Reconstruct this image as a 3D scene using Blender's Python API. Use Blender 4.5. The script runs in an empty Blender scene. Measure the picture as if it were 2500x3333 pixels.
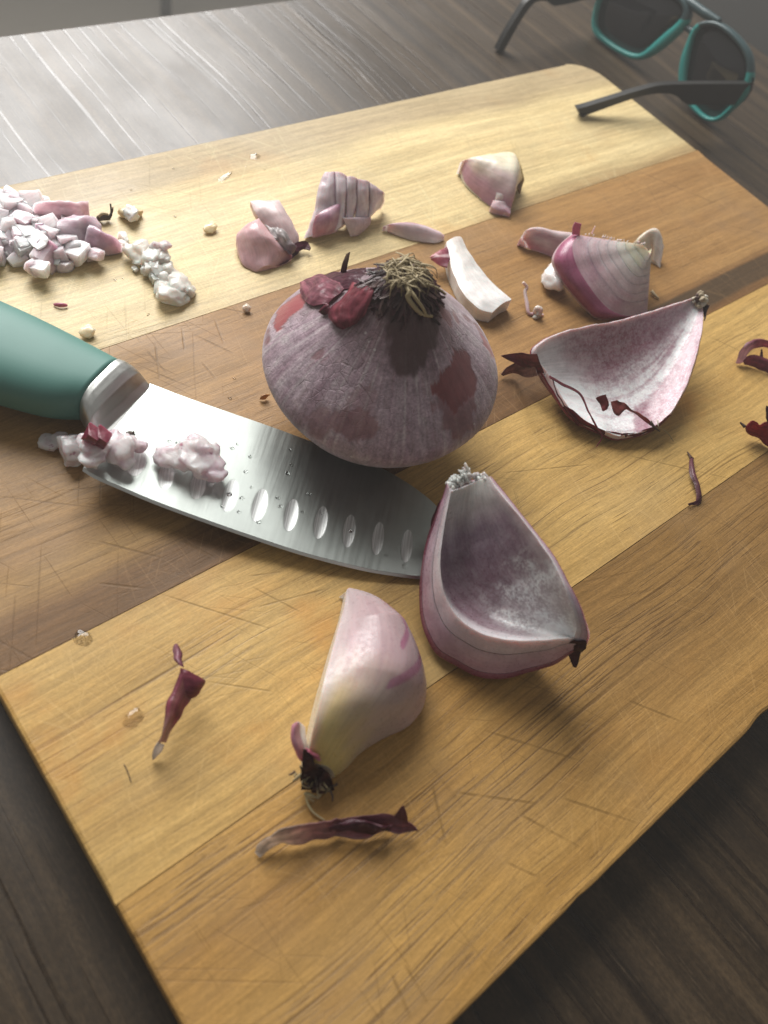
import bpy, math, random
import numpy as np
from mathutils import Vector, noise, Matrix
random.seed(7)
SC = bpy.context.scene
COL = SC.collection
ZB = 0.016            # height of the board's top face above the table top (z = 0)

# ------------------------------------------------------------------ camera, world, light, exposure
cam_d = bpy.data.cameras.new('camera')
cam = bpy.data.objects.new('camera', cam_d)
COL.objects.link(cam)
cam.matrix_world = Matrix(((0.768819, 0.411476, -0.489495, -0.006515), (-0.600998, 0.726443, -0.333291, 0.031774), (0.218448, 0.550426, 0.805799, 0.221000), (0, 0, 0, 1)))
cam_d.sensor_fit = 'HORIZONTAL'
cam_d.sensor_width = 36.0
cam_d.lens = 38.0882
cam_d.clip_start = 0.01
cam_d.clip_end = 50
cam_d.dof.use_dof = True
cam_d.dof.focus_distance = 0.265
cam_d.dof.aperture_fstop = 17
SC.camera = cam

wd = bpy.data.worlds.new('World')
SC.world = wd
wd.use_nodes = True
bg = wd.node_tree.nodes['Background']
bg.inputs[0].default_value = (1.0, 0.965, 0.91, 1)
bg.inputs[1].default_value = 0.19

ld = bpy.data.lights.new('window_light', 'AREA')
ld.shape = 'RECTANGLE'
ld.size = 0.80
ld.size_y = 0.84
ld.energy = 31
ld.color = (1.0, 0.985, 0.96)
lo = bpy.data.objects.new('window_light', ld)      # the window beyond the table's far edge, a little to the right
COL.objects.link(lo)
AZ, EL, DIST = math.radians(14), math.radians(40), 1.2     # azimuth from +y towards +x
tgt = Vector((0.15, 0.20, 0.02))
ldir = Vector((math.sin(AZ)*math.cos(EL), math.cos(AZ)*math.cos(EL), math.sin(EL)))
lo.location = tgt + ldir*DIST
lo.rotation_euler = (-ldir).to_track_quat('-Z', 'Y').to_euler()

SC.view_settings.view_transform = 'Standard'
SC.view_settings.look = 'None'
SC.view_settings.exposure = 0.10
SC.view_settings.gamma = 1.0
SC.render.engine = 'CYCLES'
SC.cycles.use_denoising = True
SC.cycles.max_bounces = 8

# ------------------------------------------------------------------ small helpers
def lin(r, g, b):
    f = lambda c: ((c/255+0.055)/1.055)**2.4 if c > 10 else c/255/12.92
    return (f(r), f(g), f(b))

class M:
    """tiny wrapper to write node materials"""
    def __init__(s, name, **kw):
        s.m = bpy.data.materials.new(name)
        s.m.use_nodes = True
        s.nt = s.m.node_tree
        s.b = s.nt.nodes['Principled BSDF']
        for k, v in kw.items():
            s.set(k.replace('_', ' '), v)
    def set(s, k, v):
        i = s.b.inputs[k]
        if hasattr(v, 'is_output') or isinstance(v, bpy.types.NodeSocket):
            s.nt.links.new(v, i)
        elif isinstance(v, (tuple, list)) and len(v) == 3 and i.type == 'RGBA':
            i.default_value = (*v, 1)
        else:
            i.default_value = v
    def n(s, t, **kw):
        nd = s.nt.nodes.new(t)
        for k, v in kw.items():
            setattr(nd, k, v)
        return nd
    def put(s, i, v):
        if isinstance(v, bpy.types.NodeSocket):
            s.nt.links.new(v, i)
        elif isinstance(v, (tuple, list)) and i.type == 'RGBA' and len(v) == 3:
            i.default_value = (*v, 1)
        else:
            i.default_value = v
    def obj(s):
        return s.n('ShaderNodeTexCoord').outputs['Object']
    def attr(s, name):
        return s.n('ShaderNodeAttribute', attribute_name=name)
    def map(s, vec, scale=(1, 1, 1), rot=(0, 0, 0), loc=(0, 0, 0)):
        nd = s.n('ShaderNodeMapping')
        s.put(nd.inputs[0], vec)
        nd.inputs['Scale'].default_value = scale
        nd.inputs['Rotation'].default_value = rot
        nd.inputs['Location'].default_value = loc
        return nd.outputs[0]
    def noise(s, vec, scale=1, detail=3, rough=0.5, dist=0):
        nd = s.n('ShaderNodeTexNoise')
        s.put(nd.inputs['Vector'], vec)
        nd.inputs['Scale'].default_value = scale
        nd.inputs['Detail'].default_value = detail
        nd.inputs['Roughness'].default_value = rough
        nd.inputs['Distortion'].default_value = dist
        return nd.outputs[0]
    def vor(s, vec, scale=1, feature='F1', rnd=1):
        nd = s.n('ShaderNodeTexVoronoi', feature=feature)
        s.put(nd.inputs['Vector'], vec)
        nd.inputs['Scale'].default_value = scale
        nd.inputs['Randomness'].default_value = rnd
        return nd.outputs['Distance']
    def math(s, op, a, b=0.0, c=0.0, clamp=False):
        nd = s.n('ShaderNodeMath', operation=op, use_clamp=clamp)
        s.put(nd.inputs[0], a); s.put(nd.inputs[1], b); s.put(nd.inputs[2], c)
        return nd.outputs[0]
    def step(s, v, a, b, lo=0.0, hi=1.0):
        nd = s.n('ShaderNodeMapRange', interpolation_type='SMOOTHSTEP')
        s.put(nd.inputs[0], v)
        nd.inputs[1].default_value = a; nd.inputs[2].default_value = b
        nd.inputs[3].default_value = lo; nd.inputs[4].default_value = hi
        return nd.outputs[0]
    def mix(s, f, a, b, blend='MIX'):
        nd = s.n('ShaderNodeMix', data_type='RGBA', blend_type=blend)
        s.put(nd.inputs[0], f); s.put(nd.inputs[6], a); s.put(nd.inputs[7], b)
        return nd.outputs[2]
    def ramp(s, f, stops):
        nd = s.n('ShaderNodeValToRGB')
        s.put(nd.inputs[0], f)
        e = nd.color_ramp.elements
        while len(e) < len(stops):
            e.new(0.5)
        for k, (p, c) in enumerate(stops):
            e[k].position = p
            e[k].color = (*c, 1)
        return nd.outputs[0]
    def bump(s, h, strength=0.3, dist=0.001, nrm=None):
        nd = s.n('ShaderNodeBump')
        nd.inputs['Strength'].default_value = strength
        nd.inputs['Distance'].default_value = dist
        s.put(nd.inputs['Height'], h)
        if nrm is not None:
            s.put(nd.inputs['Normal'], nrm)
        return nd.outputs[0]
    def sep(s, vec):
        nd = s.n('ShaderNodeSeparateXYZ')
        s.put(nd.inputs[0], vec)
        return nd.outputs

# --- objects
WLOC = {}
def empty(name, loc, label=None, cat=None, group=None):
    o = bpy.data.objects.new(name, None)
    o.empty_display_size = 0.01
    COL.objects.link(o)
    o.location = loc
    WLOC[o] = Vector(loc)
    tag(o, label, cat, group)
    return o
def tag(o, label=None, cat=None, group=None, kind=None):
    if label: o['label'] = label
    if cat: o['category'] = cat
    if group: o['group'] = group
    if kind: o['kind'] = kind
    return o

def geo(v, f, mi=None, col=None, uvw=None):
    v = np.asarray(v, float).reshape(-1, 3)
    n = len(v)
    mi = [0]*len(f) if mi is None else list(mi)
    col = np.ones((n, 3)) if col is None else np.asarray(col, float)
    if col.shape[1] == 3:
        col = np.concatenate([col, np.zeros((n, 1))], 1)
    uvw = v.copy() if uvw is None else np.asarray(uvw, float).reshape(-1, 3)
    return dict(v=v, f=[tuple(q) for q in f], mi=mi, col=col, uvw=uvw)
def join(gs):
    o = 0; V = []; F = []; MI = []; C = []; U = []
    for g in gs:
        V.append(g['v']); C.append(g['col']); U.append(g['uvw'])
        F += [tuple(i+o for i in q) for q in g['f']]
        MI += g['mi']
        o += len(g['v'])
    return dict(v=np.concatenate(V), f=F, mi=MI, col=np.concatenate(C), uvw=np.concatenate(U))

def mk(name, g, mats, parent=None, base=None, smooth=True, label=None, cat=None, group=None, kind=None):
    """one mesh object from world-space geometry; its origin is the parent's base (or base)"""
    if parent is not None:
        org = WLOC[parent]
    elif base is not None:
        org = Vector(base)
    else:
        mn = g['v'].min(0); mx = g['v'].max(0)
        org = Vector(((mn[0]+mx[0])/2, (mn[1]+mx[1])/2, mn[2]))
    me = bpy.data.meshes.new(name)
    v = g['v'] - np.array(org)
    me.from_pydata(v.tolist(), [], g['f'])
    for m in (mats if isinstance(mats, (list, tuple)) else [mats]):
        me.materials.append(m.m if isinstance(m, M) else m)
    me.polygons.foreach_set('material_index', g['mi'])
    me.polygons.foreach_set('use_smooth', [smooth]*len(g['f']))
    a = me.attributes.new('col', 'FLOAT_COLOR', 'POINT')
    a.data.foreach_set('color', g['col'].ravel())
    a = me.attributes.new('uvw', 'FLOAT_VECTOR', 'POINT')
    a.data.foreach_set('vector', g['uvw'].ravel())
    me.validate()
    me.update()
    o = bpy.data.objects.new(name, me)
    COL.objects.link(o)
    if parent is not None:
        o.parent = parent
    else:
        o.location = org
    WLOC[o] = Vector(org)
    return tag(o, label, cat, group, kind)

# --- curves and surfaces
def cr(pts, n):
    """n+1 points along a Catmull-Rom curve through pts, even in arc length"""
    P = np.array(pts, float)
    if len(P) == 2:
        t = np.linspace(0, 1, n+1)[:, None]
        return P[0]*(1-t)+P[1]*t
    Q = np.vstack([2*P[0]-P[1], P, 2*P[-1]-P[-2]])
    out = []
    m = 14
    for i in range(len(P)-1):
        p0, p1, p2, p3 = Q[i:i+4]
        for k in range(m):
            t = k/m
            out.append(0.5*((2*p1)+(-p0+p2)*t+(2*p0-5*p1+4*p2-p3)*t*t+(-p0+3*p1-3*p2+p3)*t**3))
    out.append(P[-1])
    A = np.array(out)
    d = np.concatenate([[0], np.cumsum(np.linalg.norm(np.diff(A, axis=0), axis=1))])
    s = np.linspace(0, d[-1], n+1)
    return np.stack([np.interp(s, d, A[:, k]) for k in range(3)], 1)

def fbm(x, y, z=0.0, oct=3):
    a, s, f = 0.0, 1.0, 1.0
    for _ in range(oct):
        a += s*noise.noise((x*f, y*f, z*f)); s *= 0.5; f *= 2.1
    return a

def surf(L, R, nt, nu, bulge=(0, 0, 0), tp=None, bu=1.0, wob=0.0, seed=0.0):
    """grid (nt+1, nu+1, 3) between curves L and R, bulged by a vector"""
    l = cr(L, nt); r = cr(R, nt)
    u = np.linspace(0, 1, nu+1)[None, :, None]
    t = np.linspace(0, 1, nt+1)
    b = np.sin(np.pi*t)**0.6 if tp is None else np.interp(t, np.linspace(0, 1, len(tp)), tp)
    S = l[:, None]*(1-u)+r[:, None]*u
    pu = (4*u*(1-u))**bu
    S = S+np.array(bulge)[None, None]*b[:, None, None]*pu
    if wob:
        for i in range(nt+1):
            for j in range(nu+1):
                q = S[i, j]
                S[i, j] = q+wob*np.array([fbm(q[0]*180+seed, q[1]*180, q[2]*180, 2) for seed in (seed, seed+7, seed+13)])
    return S

def shell(So, Si, colf=None, cut=(0.05,), f0=0.0, f1=1.0, mi=(0, 1, 2)):
    """closed solid between two grids; material 0 = inner face, 1 = outer face, 2 = cut sides"""
    A = Si*(1-f0)+So*f0
    B = Si*(1-f1)+So*f1
    nt, nu = A.shape[0]-1, A.shape[1]-1
    T, U = np.meshgrid(np.linspace(0, 1, nt+1), np.linspace(0, 1, nu+1), indexing='ij')
    ln = np.linalg.norm(np.diff(A[:, nu//2], axis=0), axis=1).sum()
    wd_ = np.linalg.norm(np.diff(A[nt//2], axis=0), axis=1).sum()
    V = []; F = []; MI = []; C = []; W = []
    def grid(G, t, u, side, m, flip):
        o = sum(len(x) for x in V)
        a, b = G.shape[:2]
        V.append(G.reshape(-1, 3))
        W.append(np.stack([t.ravel()*ln, u.ravel()*wd_, np.full(t.size, side*0.01)], 1))
        C.append(np.array([(tuple(colf(tt, uu, side))+(0,))[:4] if colf else (1, 1, 1, 0) for tt, uu in zip(t.ravel(), u.ravel())]))
        for i in range(a-1):
            for j in range(b-1):
                q = [o+i*b+j, o+i*b+j+1, o+(i+1)*b+j+1, o+(i+1)*b+j]
                F.append(tuple(q[::-1] if flip else q)); MI.append(m)
    grid(A, T, U, 0, mi[0], False)
    grid(B, T, U, 1, mi[1], True)
    k = 4
    w = np.linspace(0, 1, k)
    for (a, b, t, side, fl) in ((A[:, 0], B[:, 0], 0, 2, True), (A[:, -1], B[:, -1], 1, 3, False)):
        G = a[:, None]*(1-w)[None, :, None]+b[:, None]*w[None, :, None]
        tt, uu = np.meshgrid(np.linspace(0, 1, nt+1), w, indexing='ij')
        grid(G, tt, uu, side, mi[2], not fl)
    for (a, b, side, fl) in ((A[0], B[0], 4, False), (A[-1], B[-1], 5, True)):
        G = a[:, None]*(1-w)[None, :, None]+b[:, None]*w[None, :, None]
        tt, uu = np.meshgrid(np.linspace(0, 1, nu+1), w, indexing='ij')
        grid(G, tt, uu, side, mi[2], not fl)
    return geo(np.concatenate(V), F, MI, np.concatenate(C), np.concatenate(W))

def sheet(S, th, colf=None, mi=(0, 0, 0)):
    """thin sheet of thickness th from a grid"""
    dt = np.gradient(S, axis=0); du = np.gradient(S, axis=1)
    n = np.cross(dt, du)
    n /= np.linalg.norm(n, axis=2, keepdims=True)+1e-12
    return shell(S+n*th/2, S-n*th/2, colf, mi=mi)

def tube(pts, rad, n=24, k=6, col=(1, 1, 1), flat=1.0):
    P = cr(pts, n)
    rr = np.interp(np.linspace(0, 1, n+1), np.linspace(0, 1, len(rad)), rad) if isinstance(rad, (list, tuple)) else np.full(n+1, rad)
    T = np.gradient(P, axis=0); T /= np.linalg.norm(T, axis=1, keepdims=True)+1e-12
    ref = np.array([0.0, 0, 1]) if abs(T[0][2]) < 0.8 else np.array([1.0, 0, 0])
    V = []; F = []
    a = np.cross(T[0], ref); a /= np.linalg.norm(a)
    for i in range(n+1):
        a = a-T[i]*(a@T[i]); a /= np.linalg.norm(a)+1e-12
        b = np.cross(T[i], a)
        for j in range(k):
            w = 2*math.pi*j/k
            V.append(P[i]+rr[i]*(math.cos(w)*a+math.sin(w)*b*flat))
    for i in range(n):
        for j in range(k):
            F.append((i*k+j, i*k+(j+1) % k, (i+1)*k+(j+1) % k, (i+1)*k+j))
    F.append(tuple(range(k))[::-1]); F.append(tuple(n*k+j for j in range(k)))
    col = np.array(col, float)
    C = np.tile(col, (len(V), 1)) if col.ndim == 1 else np.repeat(np.stack([np.interp(np.linspace(0, 1, n+1), np.linspace(0, 1, len(col)), col[:, q]) for q in range(3)], 1), k, 0)
    s = np.repeat(np.linspace(0, 1, n+1), k)
    return geo(V, F, None, C, np.stack([s*0.05, np.tile(np.arange(k)/k*0.01, n+1), s*0], 1))

def blob(c, size, seed=0, rot=(0, 0, 0), amp=0.18, box=0.5, n=7, col=(1, 1, 1), col2=None, top=None, facets=5):
    """irregular chunk: a rounded box pushed about by noise, cut with a few flat facets"""
    V = []; F = []; idx = {}
    def vid(p):
        key = tuple(np.round(p, 5))
        if key not in idx:
            idx[key] = len(V); V.append(np.array(p, float))
        return idx[key]
    lin_ = np.linspace(-1, 1, n+1)
    for ax in range(3):
        for sg in (-1, 1):
            for i in range(n):
                for j in range(n):
                    q = []
                    for (a, b) in ((i, j), (i+1, j), (i+1, j+1), (i, j+1)):
                        p = [0, 0, 0]
                        p[ax] = sg; p[(ax+1) % 3] = lin_[a]; p[(ax+2) % 3] = lin_[b]
                        q.append(vid(p))
                    F.append(tuple(q if sg > 0 else q[::-1]))
    P = np.array(V)
    sph = P/np.linalg.norm(P, axis=1, keepdims=True)
    Q = P*box+sph*(1-box)
    rs = random.Random(seed)
    for _ in range(facets):
        d = np.array([rs.uniform(-1, 1) for _ in range(3)]); d /= np.linalg.norm(d)
        lim = rs.uniform(0.55, 0.85)
        e = np.maximum(Q@d-lim, 0)
        Q = Q-d*e[:, None]*0.9
    for i, q in enumerate(Q):
        s = seed*3.7
        Q[i] = q+amp*np.array([fbm(q[0]*1.6+s, q[1]*1.6, q[2]*1.6, 3), fbm(q[0]*1.6, q[1]*1.6+s+5, q[2]*1.6, 3), fbm(q[0]*1.6, q[1]*1.6+9, q[2]*1.6+s, 3)])
    Q = Q*np.array(size)/2
    E = Matrix.Rotation(rot[2], 3, 'Z') @ Matrix.Rotation(rot[1], 3, 'Y') @ Matrix.Rotation(rot[0], 3, 'X')
    Q = Q@np.array(E).T
    if col2 is None:
        C = np.tile(np.array(col, float), (len(Q), 1))
    else:
        C = []
        for p in P:
            k = min(1, max(0, 0.5+0.5*p[0]+0.6*fbm(p[0]*1.3+seed, p[1]*1.3, p[2]*1.3, 2)))
            C.append([a*(1-k)+b*k for a, b in zip(col, col2)])
        C = np.array(C)
    c = np.array(c, float)
    if top == 'rest':            # c is the point on the board under the chunk
        Q[:, 2] -= Q[:, 2].min()
    return geo(Q+c, F, None, C, Q)

# ------------------------------------------------------------------ materials: wood
def scratches(m, v, spec):
    """sum of thin line segments: (angle deg, length scale, width scale, low, high, seed)"""
    tot = None
    for (ang, ls, ws, lo_, hi_, sd) in spec:
        q = m.map(v, (1, 1, 1), (0, 0, math.radians(ang)))
        q = m.map(q, (ls, ws, 1), loc=(sd, sd*1.7, sd))
        s = m.step(m.noise(q, 1, 1, 0.4), lo_, hi_)
        tot = s if tot is None else m.math('MAXIMUM', tot, s)
    return tot

DARK_CUTS = [(38, 22, 1000, 0.70, 0.74, 1.0), (62, 18, 850, 0.705, 0.745, 2.3), (118, 24, 1000, 0.70, 0.74, 4.1), (88, 26, 1100, 0.71, 0.75, 6.2), (20, 20, 900, 0.72, 0.76, 8.4)]
PALE_CUTS = [(72, 40, 1300, 0.68, 0.73, 11.0), (104, 34, 1250, 0.68, 0.73, 13.5), (132, 38, 1300, 0.69, 0.74, 15.2), (50, 38, 1300, 0.69, 0.74, 18.2), (88, 46, 1500, 0.67, 0.72, 21.2)]

def segs(m, v, cuts):
    """named knife cuts: (ax, ay, bx, by, half width) in board metres"""
    x, y, z = m.sep(v)
    tot = None
    for (ax, ay, bx, by, w) in cuts:
        L = math.hypot(bx-ax, by-ay); ux, uy = (bx-ax)/L, (by-ay)/L
        dx = m.math('SUBTRACT', x, ax); dy = m.math('SUBTRACT', y, ay)
        t = m.math('ADD', m.math('MULTIPLY', dx, ux), m.math('MULTIPLY', dy, uy))
        d = m.math('ABSOLUTE', m.math('ADD', m.math('MULTIPLY', dx, -uy), m.math('MULTIPLY', dy, ux)))
        k = m.math('MULTIPLY', m.step(d, w, w*0.3), m.math('MULTIPLY', m.step(t, 0, L*0.25), m.step(t, L, L*0.75)))
        tot = k if tot is None else m.math('MAXIMUM', tot, k)
    return tot

def plank_mat(name, light, mid, dark, pore=(0.10, 0.05, 0.015), pore_amt=0.55, cut_amt=0.22, pale_amt=0.13, stain=(0.45, 0.19, 0.03), stain_amt=0.35, seed=0.0, wild=None, pore_rng=(0.60, 0.70), rough=0.47, cuts=()):
    m = M(name)
    v = m.obj()
    warp = m.n('ShaderNodeVectorMath', operation='MULTIPLY_ADD')
    nz = m.n('ShaderNodeTexNoise')
    m.put(nz.inputs['Vector'], m.map(v, (9, 9, 9), loc=(seed, 0, 0)))
    nz.inputs['Scale'].default_value = 1
    m.put(warp.inputs[0], nz.outputs[1]); warp.inputs[1].default_value = (0.0, 0.012, 0.0)
    m.put(warp.inputs[2], v)
    w = warp.outputs[0]
    broad = m.noise(m.map(w, (5, 46, 5), loc=(seed, seed, 0)), 1, 4, 0.6)
    fine = m.noise(m.map(w, (22, 620, 30), loc=(seed*2, 0, 0)), 1, 3, 0.6)
    c = m.ramp(broad, [(0.12, dark), (0.47, mid), (0.80, light)])
    if wild:
        c = wild(m, v, w, c)
    f = m.step(fine, 0.3, 0.72, 0.80, 1.10)
    c = m.mix(1.0, c, m.n('ShaderNodeCombineXYZ').outputs[0], 'MULTIPLY') if False else c
    fv = m.n('ShaderNodeCombineColor')
    for k in range(3): m.put(fv.inputs[k], f)
    c = m.mix(1.0, c, fv.outputs[0], 'MULTIPLY')
    fib = m.noise(m.map(w, (150, 2600, 60), loc=(seed*4, 2, 0)), 1, 4, 0.7)
    iso = m.noise(m.map(v, (900, 1300, 60), loc=(seed, 6, 0)), 1, 3, 0.7)
    fv2 = m.n('ShaderNodeCombineColor')
    ff = m.math('MULTIPLY', m.step(fib, 0.32, 0.68, 0.84, 1.12), m.step(iso, 0.30, 0.70, 0.90, 1.09))
    for k in range(3): m.put(fv2.inputs[k], ff)
    c = m.mix(1.0, c, fv2.outputs[0], 'MULTIPLY')
    p = m.math('MAXIMUM', m.math('SUBTRACT', m.noise(m.map(w, (60, 1700, 60), loc=(seed*3, 1, 0)), 1, 2, 0.5), 0.012), m.math('ADD', m.noise(m.map(w, (9, 900, 60), loc=(seed*2, 3, 0)), 1, 3, 0.55), 0.005))
    pden = m.step(m.noise(m.map(v, (9, 40, 9), loc=(seed, 4, 0)), 1, 2), 0.38, 0.62)
    pores = m.math('MULTIPLY', m.step(p, *pore_rng), m.math('MULTIPLY', pden, pore_amt))
    c = m.mix(pores, c, pore)
    st = m.step(m.noise(m.map(v, (26, 34, 26), loc=(seed, 9, 0)), 1, 4, 0.6), 0.55, 0.78, 0, stain_amt)
    c = m.mix(st, c, stain)
    gr = m.step(m.noise(m.map(v, (16, 22, 16), loc=(seed+5, 3, 0)), 1, 3, 0.6), 0.50, 0.74, 0, 0.38)
    c = m.mix(gr, c, tuple(a*0.55+0.05 for a in mid))
    where = m.step(m.noise(m.map(v, (15, 15, 15), loc=(seed+2, 7, 0)), 1, 2), 0.42, 0.60)
    dk = m.math('MULTIPLY', scratches(m, m.map(v, loc=(seed, seed, 0)), DARK_CUTS), m.math('MULTIPLY', where, cut_amt))
    pl = m.math('MULTIPLY', scratches(m, m.map(v, loc=(seed+1, seed, 0)), PALE_CUTS), m.math('MULTIPLY', m.math('SUBTRACT', 1.15, where), pale_amt))
    c = m.mix(dk, c, tuple(a*0.35 for a in dark))
    c = m.mix(pl, c, tuple(min(0.8, a*1.25+0.06) for a in light))
    if cuts:
        sg = m.math('MULTIPLY', segs(m, v, cuts), m.step(m.noise(m.map(v, (160, 160, 1)), 1, 2), 0.25, 0.6, 0.12, 0.6))
        c = m.mix(sg, c, tuple(a*0.42 for a in mid))
        dk = m.math('MAXIMUM', dk, sg)
    m.set('Base Color', c)
    wet = m.noise(m.map(v, (20, 28, 20), loc=(seed, 2, 0)), 1, 3)
    m.set('Roughness', m.step(wet, 0.35, 0.7, rough-0.07, rough+0.10))
    m.set('Specular IOR Level', 0.26)
    h = m.math('SUBTRACT', m.math('ADD', m.math('MULTIPLY', fine, 0.35), m.math('MULTIPLY', fib, 0.4)), m.math('ADD', m.math('MULTIPLY', pores, 0.7), m.math('ADD', m.math('MULTIPLY', dk, 0.9), m.math('MULTIPLY', pl, 0.6))))
    m.set('Normal', m.bump(h, 0.35, 0.0005))
    return m

Y1, Y2, Y3, YW, XL = 0.0640, 0.1265, 0.2146, 0.3026, 0.4108

def wild_brown(m, v, w, c):
    x, y, z = m.sep(w)
    olive = m.mix(m.noise(m.map(w, (6, 90, 5)), 1, 3), (0.25, 0.135, 0.045), (0.42, 0.26, 0.095))
    left = m.step(m.math('ADD', x, m.math('MULTIPLY', m.noise(m.map(v, (14, 40, 10)), 1, 3), 0.06)), 0.15, 0.085)
    up = m.step(y, 0.150, 0.168)
    c = m.mix(m.math('MULTIPLY', left, m.math('SUBTRACT', 1.0, m.math('MULTIPLY', up, 0.55))), c, olive)
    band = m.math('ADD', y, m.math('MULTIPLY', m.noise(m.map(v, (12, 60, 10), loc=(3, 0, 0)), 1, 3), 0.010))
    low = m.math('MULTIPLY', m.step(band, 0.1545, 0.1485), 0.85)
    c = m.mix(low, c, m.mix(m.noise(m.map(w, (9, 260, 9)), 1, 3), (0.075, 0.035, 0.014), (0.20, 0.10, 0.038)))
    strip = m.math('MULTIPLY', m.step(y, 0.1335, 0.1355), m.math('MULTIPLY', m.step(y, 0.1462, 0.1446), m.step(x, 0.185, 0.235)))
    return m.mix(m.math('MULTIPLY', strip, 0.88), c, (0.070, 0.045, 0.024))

def wild_pale(m, v, w, c):
    x, y, z = m.sep(w)
    edge = m.math('ADD', y, m.math('MULTIPLY', m.noise(m.map(v, (10, 40, 10), loc=(2, 1, 0)), 1, 3), 0.03))
    g = m.math('MULTIPLY', m.step(edge, 0.292, 0.312), 0.62)
    c = m.mix(g, c, (0.30, 0.225, 0.145))
    low = m.math('MULTIPLY', m.step(m.math('ADD', y, m.math('MULTIPLY', m.step(x, 0.30, 0.17, 0, 0.02), 1.0)), 0.2345, 0.221), m.step(x, 0.15, 0.22))
    return m.mix(m.math('MULTIPLY', low, 0.6), c, (0.24, 0.135, 0.055))

def wild_gold(m, v, w, c):
    x, y, z = m.sep(w)
    k = m.step(m.math('ADD', x, m.math('MULTIPLY', m.noise(m.map(v, (18, 30, 10), loc=(5, 0, 0)), 1, 3), 0.07)), 0.095, 0.20)
    kk = m.math('MULTIPLY', k, m.step(y, 0.006, 0.045, 0.35, 0.9))
    c = m.mix(kk, c, m.mix(m.noise(m.map(w, (7, 150, 7)), 1, 3), (0.17, 0.088, 0.027), (0.32, 0.185, 0.064)))
    chip = m.math('MULTIPLY', m.step(y, 0.0016, 0.0009), m.step(m.noise(m.map(v, (110, 110, 1), loc=(1, 0, 0)), 1, 2), 0.56, 0.62))
    return m.mix(chip, c, (0.62, 0.52, 0.36))

CUTS = (((0.0787, 0.0396, 0.0985, 0.0218, 0.00055), (0.1027, 0.0217, 0.1177, 0.0022, 0.00055), (0.0773, 0.0440, 0.0698, 0.0288, 0.00055), (0.0454, 0.0162, 0.0446, 0.0054, 0.00055), (0.0418, 0.0167, 0.0397, 0.0059, 0.00055), (0.0802, 0.0175, 0.0849, 0.0097, 0.00055), (0.0961, 0.0485, 0.1174, 0.0217, 0.00055), (0.1399, 0.0297, 0.1516, 0.0124, 0.00055), (0.0901, 0.0263, 0.1004, 0.0057, 0.00055)), ((0.0680, 0.1164, 0.0763, 0.1006, 0.00040), (0.0688, 0.1191, 0.0801, 0.1145, 0.00040), (0.0428, 0.0985, 0.0570, 0.0857, 0.00040), (0.0452, 0.1275, 0.0671, 0.1001, 0.00040), (0.0643, 0.1098, 0.0886, 0.1033, 0.00040), (0.1608, 0.1099, 0.1992, 0.0941, 0.00040), (0.2091, 0.0941, 0.2439, 0.0608, 0.00040), (0.2945, 0.1201, 0.3096, 0.0938, 0.00040)), ((0.0897, 0.2548, 0.0867, 0.2073, 0.00050), (0.1039, 0.2091, 0.1126, 0.1933, 0.00050), (0.1004, 0.1957, 0.1006, 0.1865, 0.00050), (0.0798, 0.2057, 0.0925, 0.1856, 0.00050), (0.1133, 0.2205, 0.1277, 0.2085, 0.00050), (0.1155, 0.2131, 0.1111, 0.1983, 0.00050), (0.0868, 0.2098, 0.0878, 0.1953, 0.00050), (0.0917, 0.2109, 0.0836, 0.1933, 0.00050), (0.1032, 0.2133, 0.0978, 0.2020, 0.00050), (0.0330, 0.1383, 0.0445, 0.1291, 0.00050), (0.0421, 0.1626, 0.0532, 0.1561, 0.00050), (0.0592, 0.1400, 0.0648, 0.1281, 0.00050), (0.0386, 0.1509, 0.0529, 0.1351, 0.00050), (0.2161, 0.1622, 0.2365, 0.1632, 0.00050), (0.3556, 0.2188, 0.3876, 0.1683, 0.00050)))
PLANK = [
    plank_mat('golden_stave', (0.50, 0.300, 0.096), (0.42, 0.234, 0.066), (0.30, 0.150, 0.039), pore_amt=0.74, cut_amt=0.25, stain_amt=0.15, seed=3.1, cuts=CUTS[0], wild=wild_gold, pore_rng=(0.575, 0.66), pale_amt=0.10),
    plank_mat('yellow_stave', (0.58, 0.390, 0.146), (0.50, 0.312, 0.102), (0.37, 0.212, 0.062), pore_amt=0.65, seed=7.7, cuts=CUTS[1], stain=(0.50, 0.215, 0.04), stain_amt=0.5, pale_amt=0.10),
    plank_mat('brown_stave', (0.40, 0.235, 0.090), (0.325, 0.178, 0.064), (0.21, 0.108, 0.038), pore_amt=0.5, cut_amt=0.3, seed=12.4, cuts=CUTS[2], wild=wild_brown, stain_amt=0.15),
    plank_mat('pale_stave', (0.72, 0.585, 0.325), (0.63, 0.49, 0.25), (0.51, 0.365, 0.17), pore_amt=0.3, cut_amt=0.2, seed=20.3, wild=wild_pale, stain_amt=0.22, pale_amt=0.15, rough=0.44),
]

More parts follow.
